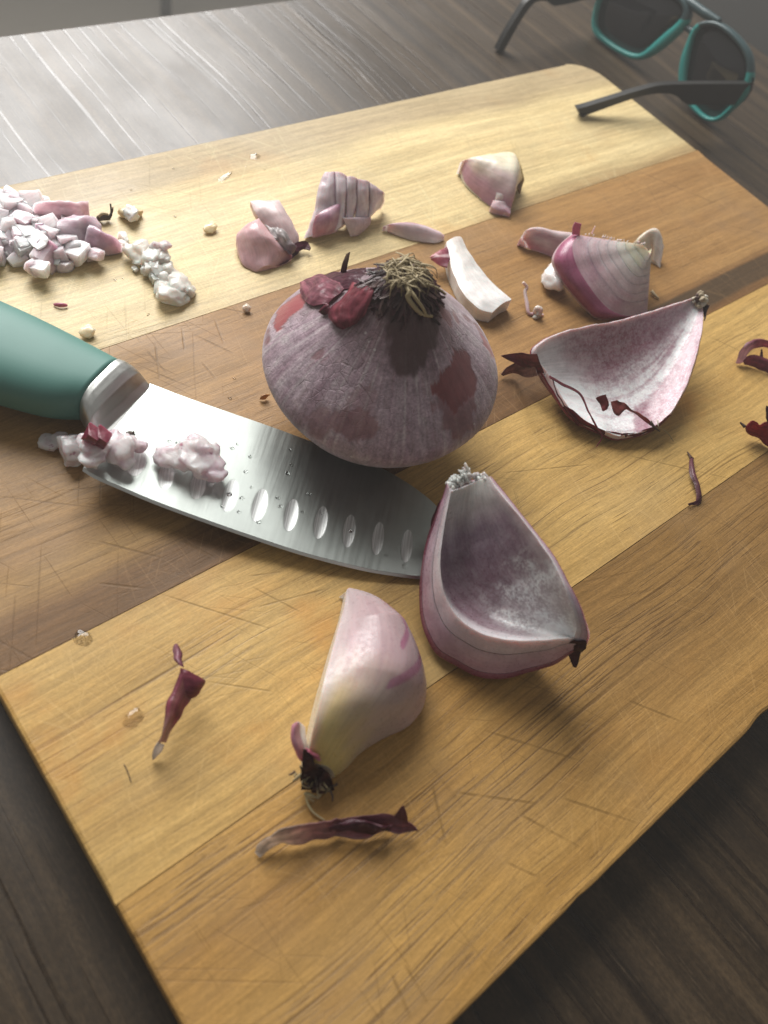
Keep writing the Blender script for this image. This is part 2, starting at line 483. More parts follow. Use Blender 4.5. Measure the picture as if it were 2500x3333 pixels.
def table_mat():
    m = M('dark_laminate')
    v = m.obj()
    nz = m.n('ShaderNodeTexNoise')
    m.put(nz.inputs['Vector'], m.map(v, (9, 5, 5), loc=(4, 0, 0)))
    nz.inputs['Scale'].default_value = 1
    nz.inputs['Detail'].default_value = 2
    warp = m.n('ShaderNodeVectorMath', operation='MULTIPLY_ADD')
    m.put(warp.inputs[0], nz.outputs[1]); warp.inputs[1].default_value = (0.016, 0.0, 0.0); m.put(warp.inputs[2], v)
    w = warp.outputs[0]
    big = m.noise(m.map(w, (130, 1.8, 5)), 1, 4, 0.6)
    lines = m.noise(m.map(w, (430, 4.5, 5), loc=(3, 0, 0)), 1, 4, 0.55)
    fine = m.noise(m.map(w, (1500, 55, 5)), 1, 5, 0.75)
    grain = m.noise(m.map(v, (1100, 500, 10)), 1, 4, 0.7)
    groove = m.step(lines, 0.555, 0.625)
    c = m.ramp(big, [(0.30, (0.016, 0.0098, 0.005)), (0.5, (0.036, 0.023, 0.0115)), (0.70, (0.070, 0.046, 0.024))])
    c = m.mix(m.math('MULTIPLY', groove, 0.6), c, (0.014, 0.009, 0.006))
    c = m.mix(m.step(fine, 0.52, 0.68, 0, 0.6), c, (0.085, 0.060, 0.036))
    cg = m.n('ShaderNodeCombineColor')
    gf = m.step(grain, 0.3, 0.7, 0.70, 1.30)
    for k in range(3): m.put(cg.inputs[k], gf)
    c = m.mix(1.0, c, cg.outputs[0], 'MULTIPLY')
    m.set('Base Color', c)
    patch = m.noise(m.map(v, (24, 14, 10)), 1, 4, 0.6)
    r = m.math('SUBTRACT', m.step(patch, 0.35, 0.7, 0.37, 0.47), m.math('MULTIPLY', groove, 0.14))
    m.set('Roughness', r)
    m.set('Specular IOR Level', 0.52)
    h = m.math('ADD', m.math('MULTIPLY', groove, -0.8), m.math('ADD', m.math('MULTIPLY', fine, 0.3), m.math('MULTIPLY', grain, 0.35)))
    m.set('Normal', m.bump(h, 0.25, 0.00035))
    return m
TABLE_M = table_mat()

def floor_mat():
    m = M('floor_covering')
    v = m.obj()
    c = m.mix(m.noise(v, 6, 4), (0.33, 0.30, 0.25), (0.38, 0.345, 0.29))
    m.set('Base Color', c)
    m.set('Roughness', 0.6)
    return m

# ------------------------------------------------------------------ the setting: floor, table, chairs beyond it
fl = geo([(-1.1, -1.1, -0.744), (3.3, -1.1, -0.744), (3.3, 3.3, -0.744), (-1.1, 3.3, -0.744)], [(0, 1, 2, 3)])
mk('floor', fl, floor_mat(), kind='structure', smooth=False)

def slab(x0, x1, y0, y1, z0, z1, r=0.004, rc=0.012, seg=6):
    """a board with rounded corners and eased edges"""
    loop = []
    for (cx, cy, a0) in ((x1-rc, y1-rc, 0), (x0+rc, y1-rc, 90), (x0+rc, y0+rc, 180), (x1-rc, y0+rc, 270)):
        for k in range(seg+1):
            a = math.radians(a0+90*k/seg)
            loop.append((cx, cy, math.cos(a), math.sin(a)))
    V = []; F = []
    rings = [(rc-r, z0), (rc, z0+r), (rc, z1-r), (rc-r*0.3, z1-r*0.3), (rc-r, z1)]
    n = len(loop)
    for (rad, z) in rings:
        V += [(cx+rad*c, cy+rad*s, z) for (cx, cy, c, s) in loop]
    for k in range(len(rings)-1):
        for i in range(n):
            F.append((k*n+i, k*n+(i+1) % n, (k+1)*n+(i+1) % n, (k+1)*n+i))
    F.append(tuple(range(n))[::-1]); F.append(tuple((len(rings)-1)*n+i for i in range(n)))
    return geo(V, F)

tb = empty('table', (0.2, 0.1, 0), 'dark brown wood grain table that the cutting board lies on', 'table')
mk('table_top', slab(-0.55, 0.603, -0.45, 0.4262, -0.034, 0.0, 0.0025, 0.010), TABLE_M, tb, smooth=False)
LEG_M = M('dark_leg', Base_Color=(0.030, 0.028, 0.025), Roughness=0.45)
for (x, y) in ((-0.48, -0.38), (0.45, -0.38), (-0.48, 0.30), (0.45, 0.30)):
    mk('leg', slab(x, x+0.05, y, y+0.05, -0.744, -0.0342, 0.003, 0.006, 3), LEG_M, tb, smooth=False)

def chair(base, rot, label):
    o = empty('chair', base, label, 'chair')
    o.rotation_euler = (0, 0, rot)
    WLOC[o] = Vector((0, 0, 0))
    CH = M('chair_black', Base_Color=(0.05, 0.049, 0.046), Roughness=0.55)
    for (sx, sy) in ((-1, -1), (1, -1), (-1, 1), (1, 1)):
        mk('leg', tube([(sx*0.19, sy*0.19, 0.0), (sx*0.17, sy*0.17, 0.44)], 0.0115, 4, 10), CH, o)
    mk('seat', slab(-0.20, 0.20, -0.20, 0.20, 0.44, 0.475, 0.012, 0.04), CH, o, smooth=False)
    mk('backrest', slab(-0.19, 0.19, 0.175, 0.205, 0.48, 0.80, 0.008, 0.012), CH, o, smooth=False)
    return o
chair((1.04, 1.94, -0.744), 0.4, 'dark chair beyond the far table edge, only one leg in view')
chair((0.985, 0.62, -0.744), math.radians(-70), 'dark chair beside the table behind the sunglasses, only its seat edge in view')

# ------------------------------------------------------------------ cutting board: four glued staves
def board():
    o = empty('cutting_board', (0, 0, 0), 'worn wooden cutting board of four yellow and brown staves, knife marks all over', 'cutting board')
    R = 0.017; z0 = 0.0; T = ZB
    def xs(y):              # ends of the board at this y (rounded corners)
        d = 0
        if y < R: d = R-math.sqrt(max(0, R*R-(R-y)**2))
        if y > YW-R: d = R-math.sqrt(max(0, R*R-(y-(YW-R))**2))
        return d, XL-d
    ys = [0, Y1, Y2, Y3, YW]
    for k in range(4):
        a, b = ys[k], ys[k+1]
        g = 0.00007
        yy = sorted(set(np.round(np.concatenate([np.linspace(a, b, 16), (R*(1-np.cos(np.linspace(0, math.pi/2, 10))) if k == 0 else []), (YW-R*(1-np.cos(np.linspace(0, math.pi/2, 10))) if k == 3 else [])]), 6)))
        yy = [y for y in yy if a <= y <= b]
        loop = []
        nx = 150
        bot = np.linspace(xs(a)[0], xs(a)[1], nx)
        for x in bot[:-1]:
            y = a+g
            if k == 0:
                for (cx, w, d) in ((0.1745, 0.005, 0.0008), (0.246, 0.008, 0.0004), (0.268, 0.004, 0.0004), (0.090, 0.004, 0.0003)):
                    y += d*math.exp(-((x-cx)/w)**2)*(1+0.5*noise.noise((x*900, 0, 0)))
                y += 0.00012*noise.noise((x*120, 3, 0))
            loop.append((x, y, 0, 1 if k == 0 else 0.05))
        for y in yy[:-1]:
            loop.append((xs(y)[1]+0.00012*noise.noise((y*140, 9, 0)), max(y, a+g), -1, 0))
        for x in np.linspace(xs(b)[1], xs(b)[0], 60)[:-1]:
            loop.append((x, b-g+(0.00012*noise.noise((x*120, 5, 0)) if k == 3 else 0), 0, -1 if k == 3 else -0.05))
        for y in yy[::-1][:-1]:
            loop.append((xs(y)[0]+0.00015*noise.noise((y*200, 1, 0)), min(y, b-g), 1, 0))
        V = []; F = []; n = len(loop)
        e = 0.0011
        for (ins, z) in ((e, z0), (0, z0+e), (0, T-e), (e*0.3, T-e*0.3), (e, T)):
            V += [(x+dx*ins, y+dy*ins, z) for (x, y, dx, dy) in loop]
        for r in range(4):
            for i in range(n):
                F.append((r*n+i, r*n+(i+1) % n, (r+1)*n+(i+1) % n, (r+1)*n+i))
        F.append(tuple(range(n))[::-1]); F.append(tuple(4*n+i for i in range(n)))
        mk('plank', geo(V, F), PLANK[k], o, smooth=False, label=['golden brown plank at the near long edge', 'yellow plank with orange stains', 'dark brown plank', 'pale yellow plank at the far long edge'][k])
board()

# ------------------------------------------------------------------ kitchen knife
def steel(name, base, rough, streak=(900, 30), amt=0.16, aniso=0.0):
    m = M(name, Metallic=1.0)
    u = m.attr('uvw').outputs['Vector']
    s = m.noise(m.map(u, (streak[0], streak[1], 1)), 1, 3, 0.6)
    sp = m.noise(m.map(u, (90, 90, 1)), 1, 3, 0.6)
    f = m.math('MULTIPLY', m.step(s, 0.3, 0.7, 1-amt, 1+amt*0.5), m.step(sp, 0.35, 0.7, 0.94, 1.04))
    cc = m.n('ShaderNodeCombineColor')
    for k in range(3): m.put(cc.inputs[k], m.math('MULTIPLY', f, base[k]))
    m.set('Base Color', cc.outputs[0])
    m.set('Roughness', m.step(s, 0.3, 0.7, rough-0.05, rough+0.07))
    m.set('Normal', m.bump(s, 0.12, 0.0001))
    return m
STEEL = steel('brushed_steel', (0.37, 0.40, 0.38), 0.45, amt=0.07)
STEEL_B = steel('bolster_steel', (0.62, 0.63, 0.61), 0.38, (60, 300), 0.03)
STEEL_H = steel('ground_hollow', (0.66, 0.68, 0.67), 0.52, (2200, 25), 0.35)
def handle_mat():
    m = M('teal_handle', Base_Color=(0.062, 0.185, 0.158), Roughness=0.55)
    v = m.obj()
    m.set('Normal', m.bump(m.noise(v, 2600, 2), 0.05, 0.0003))
    m.set('Base Color', m.mix(m.noise(v, 60, 3), (0.070, 0.190, 0.163), (0.082, 0.212, 0.182)))
    return m
TEAL = handle_mat()

KN = np.array((0.04453, -0.05003, 0.99775))                       # knife plane normal (the heel is a little raised by the thick handle)
def knife():
    edge = [(0.04554, 0.16801, 0.02500), (0.04731, 0.16421, 0.02473), (0.05177, 0.15758, 0.02420), (0.05756, 0.14943, 0.02353), (0.06467, 0.14036, 0.02276), (0.07515, 0.12760, 0.02165), (0.08605, 0.11501, 0.02053), (0.09793, 0.10325, 0.01941), (0.10574, 0.09675, 0.01874), (0.11199, 0.09215, 0.01823), (0.11684, 0.08980, 0.01790), (0.12371, 0.08830, 0.01751)]
    spine = [(0.05513, 0.17943, 0.02514), (0.06773, 0.18478, 0.02485), (0.07724, 0.18795, 0.02459), (0.08458, 0.17865, 0.02379), (0.09435, 0.16720, 0.02278), (0.10353, 0.15650, 0.02183), (0.11433, 0.14324, 0.02069), (0.12287, 0.13338, 0.01981), (0.12790, 0.12482, 0.01916), (0.13121, 0.11710, 0.01862), (0.13311, 0.10918, 0.01814), (0.13235, 0.10112, 0.01777), (0.12684, 0.09054, 0.01749)]
    spine = spine[2:]
    base = (0.0, 0.23, ZB)
    o = empty('kitchen_knife', base, 'teal handled kitchen knife with a dimpled steel blade lying left of the whole onion', 'knife')
    nt, nu = 260, 84
    E = cr(edge, nt); Sp = cr([(0.05668, 0.18142, 0.02518)]+spine[1:], nt) if False else cr(spine, nt)
    # the heel end: blade runs square up to the bolster
    G = E[:, None]*(1-np.linspace(0, 1, nu+1)[None, :, None])+Sp[:, None]*np.linspace(0, 1, nu+1)[None, :, None]
    hol = [((502,120),(478,218),34), ((604,176),(596,268),27), ((722,206),(708,304),27), ((842,235),(812,348),26), ((950,267),(918,385),26), ((1060,304),(1036,419),24), ((1166,330),(1143,447),24), ((1266,360),(1248,478),23), ((1370,387),(1352,505),23), ((1472,414),(1457,532),22)]
    HOL = [((0.05943, 0.16364, 0.02416), (0.00316, 0.00404, 0.00006), (0.00212, -0.00166, -0.00018)), ((0.06433, 0.15548, 0.02353), (0.00263, 0.00369, 0.00007), (0.00175, -0.00124, -0.00014)), ((0.07081, 0.14871, 0.02290), (0.00308, 0.00379, 0.00005), (0.00170, -0.00138, -0.00014)), ((0.07713, 0.14161, 0.02227), (0.00399, 0.00413, 0.00003), (0.00142, -0.00137, -0.00013)), ((0.08310, 0.13485, 0.02166), (0.00430, 0.00422, 0.00002), (0.00140, -0.00142, -0.00013)), ((0.08958, 0.12767, 0.02101), (0.00404, 0.00417, 0.00003), (0.00139, -0.00135, -0.00013)), ((0.09605, 0.12139, 0.02041), (0.00417, 0.00421, 0.00002), (0.00133, -0.00132, -0.00013)), ((0.10209, 0.11491, 0.01981), (0.00412, 0.00428, 0.00003), (0.00131, -0.00126, -0.00012)), ((0.10853, 0.10857, 0.01921), (0.00423, 0.00422, 0.00002), (0.00123, -0.00124, -0.00012)), ((0.11500, 0.10216, 0.01860), (0.00424, 0.00421, 0.00002), (0.00125, -0.00125, -0.00012))]
    Gz = G.copy()
    patches = []
    for (c, ax, bx) in HOL:
        c = np.array(c); ax = np.array(ax); bx = np.array(bx)
        la, lb = np.linalg.norm(ax), np.linalg.norm(bx)
        d = G-c
        p = (d@(ax/la))/la; q = (d@(bx/lb))/lb
        r2 = p*p+q*q
        Gz += -KN*np.maximum(0, 1-r2)[..., None]*0.00034
        V = [c-KN*0.00027]; F = []; U = [(0, 0, 0)]
        nr, na = 7, 40
        for i in range(1, nr+1):
            rr = i/nr
            for k in range(na):
                w = 2*math.pi*k/na
                pt = c+ax*rr*math.cos(w)+bx*rr*math.sin(w)-KN*(0.00034*(1-rr*rr)-0.00007)
                V.append(pt); U.append((lb*rr*math.sin(w), la*rr*math.cos(w), 0))
        for k in range(na):
            F.append((0, 1+k, 1+(k+1) % na))
            for i in range(nr-1):
                F.append((1+i*na+k, 1+(i+1)*na+k, 1+(i+1)*na+(k+1) % na, 1+i*na+(k+1) % na))
        patches.append(geo(V, F, None, None, U))
    vv = np.linspace(0, 1, nu+1)[None, :, None]
    th = 0.0004+0.0018*np.minimum(1, vv*1.3)
    B = G-KN*th
    g = shell(Gz, B)
    # brushed lines run from edge to spine
    g['uvw'] = np.stack([g['v']@np.array((0.66340, -0.74526, -0.06698)), g['v']@np.array((0.74694, 0.66489, -0.00000)), np.zeros(len(g['v']))], 1)
    mk('blade', g, [STEEL, STEEL, STEEL], o)
    for p in patches:
        h = mk('hollow', p, STEEL_H, o)
    # sharpened edge: a narrow bevel under the blade's rim
    KYv = np.array((0.74694, 0.66489, -0.00000))
    a = E+KYv*0.0; b = E-KYv*0.0007-KN*0.0007; c = E+KYv*0.0012-KN*0.0012
    mk('cutting_edge', join([sheet(np.stack([a-KN*0.0001, b], 1), 0.0001), sheet(np.stack([b, c], 1), 0.0001)]), STEEL_B, o)
    # lofted sections along the handle: (point on the top outline, point on the lower outline, half thickness)
    def loft(sec, npw, n=64, lift=0.0):
        tops = cr([s[0] for s in sec], n); bots = cr([s[1] for s in sec], n)
        hs = np.interp(np.linspace(0, 1, n+1), np.linspace(0, 1, len(sec)), [s[2] for s in sec])
        zs = np.interp(np.linspace(0, 1, n+1), np.linspace(0, 1, len(sec)), [s[3] for s in sec])
        m_ = 40
        V = []; F = []; U = []
        for i in range(n+1):
            c = (tops[i]+bots[i])/2+KN*zs[i]; yv = (tops[i]-bots[i])/2
            for k in range(m_):
                w = 2*math.pi*k/m_
                cx, sx = math.cos(w), math.sin(w)
                p = 2.0/npw
                V.append(c+yv*math.copysign(abs(cx)**p, cx)+KN*hs[i]*math.copysign(abs(sx)**p, sx))
                U.append((i/n*0.1, k/m_*0.05, 0))
        for i in range(n):
            for k in range(m_):
                F.append((i*m_+k, (i+1)*m_+k, (i+1)*m_+(k+1) % m_, i*m_+(k+1) % m_))
        F.append(tuple(range(m_))); F.append(tuple(n*m_+k for k in range(m_))[::-1])
        return geo(V, F, None, None, U)
    hd = [((0.07233, 0.19610, 0.02521), (0.05289, 0.18593, 0.02557), 0.0082, 0.0005), ((0.06738, 0.20531, 0.02590), (0.04591, 0.18963, 0.02607), 0.0088, 0.0003), ((0.06022, 0.21788, 0.02684), (0.03882, 0.19614, 0.02671), 0.0092, 0.0), ((0.05104, 0.23225, 0.02798), (0.03020, 0.20625, 0.02760), 0.0094, -0.0005), ((0.03823, 0.25082, 0.02948), (0.01994, 0.22428, 0.02896), 0.0090, -0.002), ((0.02582, 0.26997, 0.03099), (0.01040, 0.24434, 0.03040), 0.0085, -0.004), ((0.01975, 0.27795, 0.03166), (0.00830, 0.25891, 0.03122), 0.0050, -0.004)]
    mk('handle', loft(hd, 2.5), TEAL, o)
    bo = [((0.07201, 0.19593, 0.02522), (0.05335, 0.18572, 0.02554), 0.0079, 0.0005), ((0.07340, 0.19463, 0.02509), (0.05311, 0.18357, 0.02544), 0.0076, 0.0005), ((0.07471, 0.19246, 0.02492), (0.05311, 0.18132, 0.02533), 0.0070, 0.0003), ((0.07576, 0.19039, 0.02477), (0.05311, 0.17909, 0.02522), 0.0058, 0.0), ((0.07657, 0.18902, 0.02467), (0.05376, 0.17786, 0.02513), 0.0030, -0.0008), ((0.07763, 0.18695, 0.02452), (0.05372, 0.17585, 0.02503), 0.0013, -0.0013), ((0.07911, 0.18510, 0.02436), (0.05360, 0.17370, 0.02493), 0.0011, -0.0014)]
    mk('bolster', loft(bo, 3.2, 48), STEEL_B, o)
    # neck: blade steel from the bolster down to the heel
    hl = [(0.07911, 0.18510, 0.02436), (0.07051, 0.18249, 0.02461), (0.05875, 0.17724, 0.02487), (0.05277, 0.17537, 0.02505), (0.04554, 0.16801, 0.02500)]
    return o
knife()

# ------------------------------------------------------------------ sunglasses
def glasses():
    FR = M('frame_slate', Base_Color=(0.030, 0.060, 0.066), Roughness=0.33)
    TQ = M('frame_teal', Base_Color=(0.022, 0.235, 0.215), Roughness=0.38)
    BK = M('temple_black', Base_Color=(0.018, 0.018, 0.017), Roughness=0.5)
    LN = M('smoked_lens', Base_Color=(0.016, 0.016, 0.018), Roughness=0.03)
    LN.set('Alpha', 0.96)
    base = (0.46, 0.28, 0.0)
    o = empty('sunglasses', base, 'dark sunglasses with teal rims standing open at the far corner of the board', 'sunglasses')
    GN = np.array((-0.99361, -0.00753, 0.11264)); GU = np.array((-0.00758, 0.99997, 0.00000)); GV = np.array((0.11264, 0.00085, 0.99364))    # frame plane: normal, along, up
    def ring(outer, inner, c, depth=0.0032, n=90):
        c = np.array(c)
        def polar(P):
            P = np.array(P)-c
            a = np.arctan2(P@GV, P@GU); r = np.hypot(P@GV, P@GU)
            i = np.argsort(a)
            return np.interp(np.linspace(-math.pi, math.pi, n, endpoint=False), a[i], r[i], period=2*math.pi)
        def smooth(r):
            for _ in range(2): r = (np.roll(r, 1)+2*r+np.roll(r, -1))/4
            return r
        ro, ri = smooth(polar(cr(list(outer)+[outer[0]], 240)[:-1])), smooth(polar(cr(list(inner)+[inner[0]], 240)[:-1]))
        ro = np.maximum(ro, ri+0.0012)
        V = []; F = []
        prof = [(0, 0.75), (0.25, 1), (0.75, 1), (1, 0.6), (1, -0.6), (0.75, -1), (0.25, -1), (0, -0.75)]
        m_ = len(prof)
        A = np.linspace(-math.pi, math.pi, n, endpoint=False)
        for k in range(n):
            d = GU*math.cos(A[k])+GV*math.sin(A[k])
            for (f, zz) in prof:
                V.append(c+d*(ri[k]*(1-f)+ro[k]*f)+GN*depth*zz)
        MI = []
        for k in range(n):
            for j in range(m_):
                F.append((k*m_+j, k*m_+(j+1) % m_, ((k+1) % n)*m_+(j+1) % m_, ((k+1) % n)*m_+j))
                MI.append(0 if math.sin(A[k]) > 0.42 else 1)
        lens = [c+GN*0.0015]
        LF = []
        for q in (0.35, 0.7, 1.0):
            lens += [c+(GU*math.cos(A[k])+GV*math.sin(A[k]))*(ri[k]+0.0004)*q+GN*0.0015*(1-q*q) for k in range(n)]
        for k in range(n):
            LF.append((0, 1+k, 1+(k+1) % n))
            for q in range(2):
                LF.append((1+q*n+k, 1+(q+1)*n+k, 1+(q+1)*n+(k+1) % n, 1+q*n+(k+1) % n))
        nv = len(lens)
        lens2 = [p-GN*0.0018 for p in lens]
        LF += [tuple(i+nv for i in f)[::-1] for f in LF]
        for k in range(n):
            a, b = 1+2*n+k, 1+2*n+(k+1) % n
            LF.append((a, a+nv, b+nv, b))
        return geo(V, F, MI), geo(lens+lens2, LF)
    r_out = [(0.47837, 0.28512, 0.03412), (0.47898, 0.28282, 0.03939), (0.47955, 0.27446, 0.04387), (0.47973, 0.26419, 0.04471), (0.47965, 0.25390, 0.04335), (0.47942, 0.24615, 0.04084), (0.47897, 0.24059, 0.03644), (0.47829, 0.23605, 0.03016), (0.47716, 0.23506, 0.02012), (0.47629, 0.23727, 0.01258), (0.47553, 0.23923, 0.00604), (0.47512, 0.24304, 0.00262), (0.47488, 0.24882, 0.00094), (0.47486, 0.25728, 0.00133), (0.47494, 0.26417, 0.00252), (0.47527, 0.27146, 0.00589), (0.47574, 0.27677, 0.01036), (0.47672, 0.28197, 0.01940), (0.47769, 0.28378, 0.02805)]
    r_in = [(0.47829, 0.28221, 0.03324), (0.47884, 0.28038, 0.03799), (0.47932, 0.27358, 0.04178), (0.47944, 0.26461, 0.04221), (0.47937, 0.25521, 0.04098), (0.47912, 0.24753, 0.03828), (0.47870, 0.24247, 0.03419), (0.47808, 0.23952, 0.02856), (0.47707, 0.23792, 0.01948), (0.47623, 0.23959, 0.01224), (0.47564, 0.24144, 0.00712), (0.47531, 0.24452, 0.00443), (0.47513, 0.24932, 0.00320), (0.47515, 0.25706, 0.00386), (0.47527, 0.26280, 0.00535), (0.47559, 0.26805, 0.00848), (0.47593, 0.27184, 0.01173), (0.47691, 0.27701, 0.02074), (0.47771, 0.28019, 0.02802)]
    l_out = [(0.47595, 0.35275, 0.01734), (0.47512, 0.35065, 0.00984), (0.47443, 0.34713, 0.00357), (0.47420, 0.34184, 0.00117), (0.47425, 0.32943, 0.00077), (0.47442, 0.31911, 0.00161), (0.47468, 0.31060, 0.00333), (0.47499, 0.30564, 0.00570), (0.47550, 0.30119, 0.00987), (0.47634, 0.29641, 0.01700), (0.47738, 0.29237, 0.02585), (0.47805, 0.29024, 0.03166), (0.47854, 0.28920, 0.03590), (0.47913, 0.29181, 0.04132), (0.47939, 0.30073, 0.04422), (0.47906, 0.31718, 0.04241), (0.47845, 0.33413, 0.03811), (0.47752, 0.34771, 0.03085), (0.47658, 0.35314, 0.02294)]
    l_in = [(0.47600, 0.34969, 0.01752), (0.47524, 0.34754, 0.01072), (0.47478, 0.34468, 0.00649), (0.47458, 0.33959, 0.00435), (0.47460, 0.32918, 0.00382), (0.47479, 0.31853, 0.00477), (0.47501, 0.31185, 0.00625), (0.47525, 0.30799, 0.00815), (0.47554, 0.30554, 0.01057), (0.47635, 0.30238, 0.01748), (0.47732, 0.29870, 0.02580), (0.47805, 0.29546, 0.03202), (0.47850, 0.29410, 0.03592), (0.47894, 0.29546, 0.03984), (0.47910, 0.30324, 0.04181), (0.47877, 0.31696, 0.03979), (0.47818, 0.33224, 0.03563), (0.47736, 0.34456, 0.02921), (0.47659, 0.34954, 0.02274)]
    for (a, b, c, lab) in ((r_out, r_in, (0.47760, 0.25845, 0.02555), 'right'), (l_out, l_in, (0.47677, 0.32231, 0.02256), 'left')):
        rg, ln = ring(a, b, c)
        rm = mk('rim', rg, [FR, TQ], o)
        mk('lens', ln, LN, o)
    mk('brow_bar', tube([(0.47914, 0.31202, 0.04274), (0.47930, 0.30095, 0.04339), (0.47939, 0.29233, 0.04360), (0.47946, 0.28282, 0.04363), (0.47965, 0.27248, 0.04456)], [0.0016, 0.0024, 0.0026, 0.0026, 0.0016], 30, 10), FR, o)
    mk('bridge', tube([(0.47808, 0.29395, 0.03216), (0.47819, 0.28894, 0.03281), (0.47825, 0.28283, 0.03293)], [0.0022, 0.0018, 0.0022], 20, 10), FR, o)
    def temple(top, low, nrm, th=0.0016):
        n = 60
        A = cr(top, n); B = cr(low, n)
        nrm = np.array(nrm)
        S = A[:, None]*(1-np.linspace(0, 1, 7)[None, :, None])+B[:, None]*np.linspace(0, 1, 7)[None, :, None]
        return shell(S+nrm*th, S-nrm*th)
    rt = temple([(0.47704, 0.23725, 0.03288), (0.47674, 0.23731, 0.03002), (0.45996, 0.24090, 0.03030), (0.44262, 0.24460, 0.03092), (0.42594, 0.24816, 0.03140), (0.41390, 0.25073, 0.03159), (0.40632, 0.25235, 0.03127), (0.39937, 0.25383, 0.03009), (0.38930, 0.25598, 0.02797), (0.37625, 0.25877, 0.02482), (0.36335, 0.26152, 0.02177), (0.35878, 0.26250, 0.02100)],
                [(0.48123, 0.23636, 0.02563), (0.47849, 0.23694, 0.01793), (0.46051, 0.24078, 0.01832), (0.43858, 0.24546, 0.01918), (0.43129, 0.24702, 0.02132), (0.42508, 0.24834, 0.02444), (0.41813, 0.24983, 0.02641), (0.40912, 0.25175, 0.02691), (0.40099, 0.25349, 0.02627), (0.39349, 0.25509, 0.02477), (0.37862, 0.25827, 0.02059), (0.36597, 0.26097, 0.01679), (0.36414, 0.26136, 0.01597)], (0.20882, 0.97795, -0.00000))
    mk('temple', rt, BK, o)
    lt = temple([(0.49825, 0.35683, 0.03543), (0.47055, 0.35441, 0.03124), (0.44794, 0.35244, 0.02990), (0.42086, 0.35007, 0.03028), (0.40729, 0.34889, 0.02974), (0.40011, 0.34826, 0.02680), (0.39694, 0.34799, 0.02229), (0.39318, 0.34766, 0.01594), (0.38973, 0.34736, 0.00879), (0.38745, 0.34716, 0.00156)],
                [(0.50736, 0.35762, 0.02437), (0.47873, 0.35512, 0.02031), (0.45525, 0.35307, 0.01933), (0.43414, 0.35123, 0.01983), (0.42723, 0.35063, 0.02101), (0.42087, 0.35007, 0.02414), (0.40985, 0.34911, 0.02543), (0.40574, 0.34875, 0.02339), (0.40199, 0.34843, 0.01890), (0.39890, 0.34816, 0.01311), (0.39624, 0.34792, 0.00638), (0.39345, 0.34768, -0.00031)], (-0.08694, 0.99621, 0.00000))
    mk('temple', lt, BK, o)
glasses()

# ------------------------------------------------------------------ onion materials
def flesh_mat(name, rough=0.33, sss=0.35, fiber=0.22, bump=0.25, frost=0.0, spec=0.5, mott=0.10):
    m = M(name)
    c = m.attr('col').outputs['Color']
    u = m.attr('uvw').outputs['Vector']
    st = m.noise(m.map(u, (70, 1100, 40)), 1, 3, 0.6)
    st2 = m.noise(m.map(u, (40, 320, 40), loc=(2, 0, 0)), 1, 3, 0.6)
    ob = m.obj()
    sp = m.noise(ob, 900, 3, 0.6)
    big = m.noise(ob, 160, 3, 0.6)
    f = m.math('MULTIPLY', m.step(st, 0.3, 0.7, 1-fiber, 1+fiber*0.6), m.math('MULTIPLY', m.step(st2, 0.3, 0.7, 1-fiber*0.7, 1+fiber*0.4), m.step(big, 0.3, 0.7, 1-mott, 1+mott)))
    cc = m.n('ShaderNodeCombineColor')
    for k in range(3): m.put(cc.inputs[k], f)
    c = m.mix(1.0, c, cc.outputs[0], 'MULTIPLY')
    if frost:
        fz = m.math('MULTIPLY', m.step(m.noise(m.map(u, (110, 620, 60), loc=(7, 1, 0)), 1, 4, 0.7), 0.44, 0.66), m.step(m.noise(ob, 170, 4, 0.65), 0.40, 0.64, 0, frost))
        c = m.mix(fz, c, (0.66, 0.64, 0.65))
    al = m.attr('col').outputs['Alpha']
    grains = m.step(m.math('ADD', m.math('MULTIPLY', m.noise(ob, 1100, 2, 0.6), 0.5), m.math('MULTIPLY', m.noise(ob, 330, 4, 0.7), 0.5)), 0.40, 0.60)
    c = m.mix(m.math('MULTIPLY', grains, al), c, (0.80, 0.80, 0.80))
    m.set('Base Color', c)
    m.set('Roughness', m.step(sp, 0.3, 0.7, rough-0.08, rough+0.12))
    m.set('Specular IOR Level', spec)
    m.set('Subsurface Weight', sss)
    m.set('Subsurface Radius', (1.0, 0.55, 0.5))
    m.set('Subsurface Scale', 0.0035)
    h = m.math('ADD', m.math('MULTIPLY', st, 0.6), m.math('ADD', m.math('MULTIPLY', sp, 0.35), m.math('MULTIPLY', big, 0.5)))
    m.set('Normal', m.bump(h, bump, 0.0006))
    return m
FLESH = flesh_mat('onion_flesh', fiber=0.10, bump=0.15)
PALE = flesh_mat('peeled_onion', rough=0.32, fiber=0.075, bump=0.08, sss=0.7, mott=0.04, spec=0.4)
CUT = flesh_mat('onion_cut_face', rough=0.30, sss=0.45, fiber=0.08, bump=0.28, frost=0.16)
MEMB = flesh_mat('onion_inner_skin', rough=0.32, sss=0.40, fiber=0.11, bump=0.22, frost=0.16)
DICE = flesh_mat('onion_dice_flesh', rough=0.20, sss=0.75, fiber=0.06, bump=0.32, frost=0.25, spec=0.6)
DICE.set('Subsurface Scale', 0.0055)
DICE.set('Subsurface Radius', (1.0, 0.8, 0.8))
DICE.set('Subsurface Weight', 1.0)
DICE.set('Transmission Weight', 0.0)
DICE.set('IOR', 1.36)

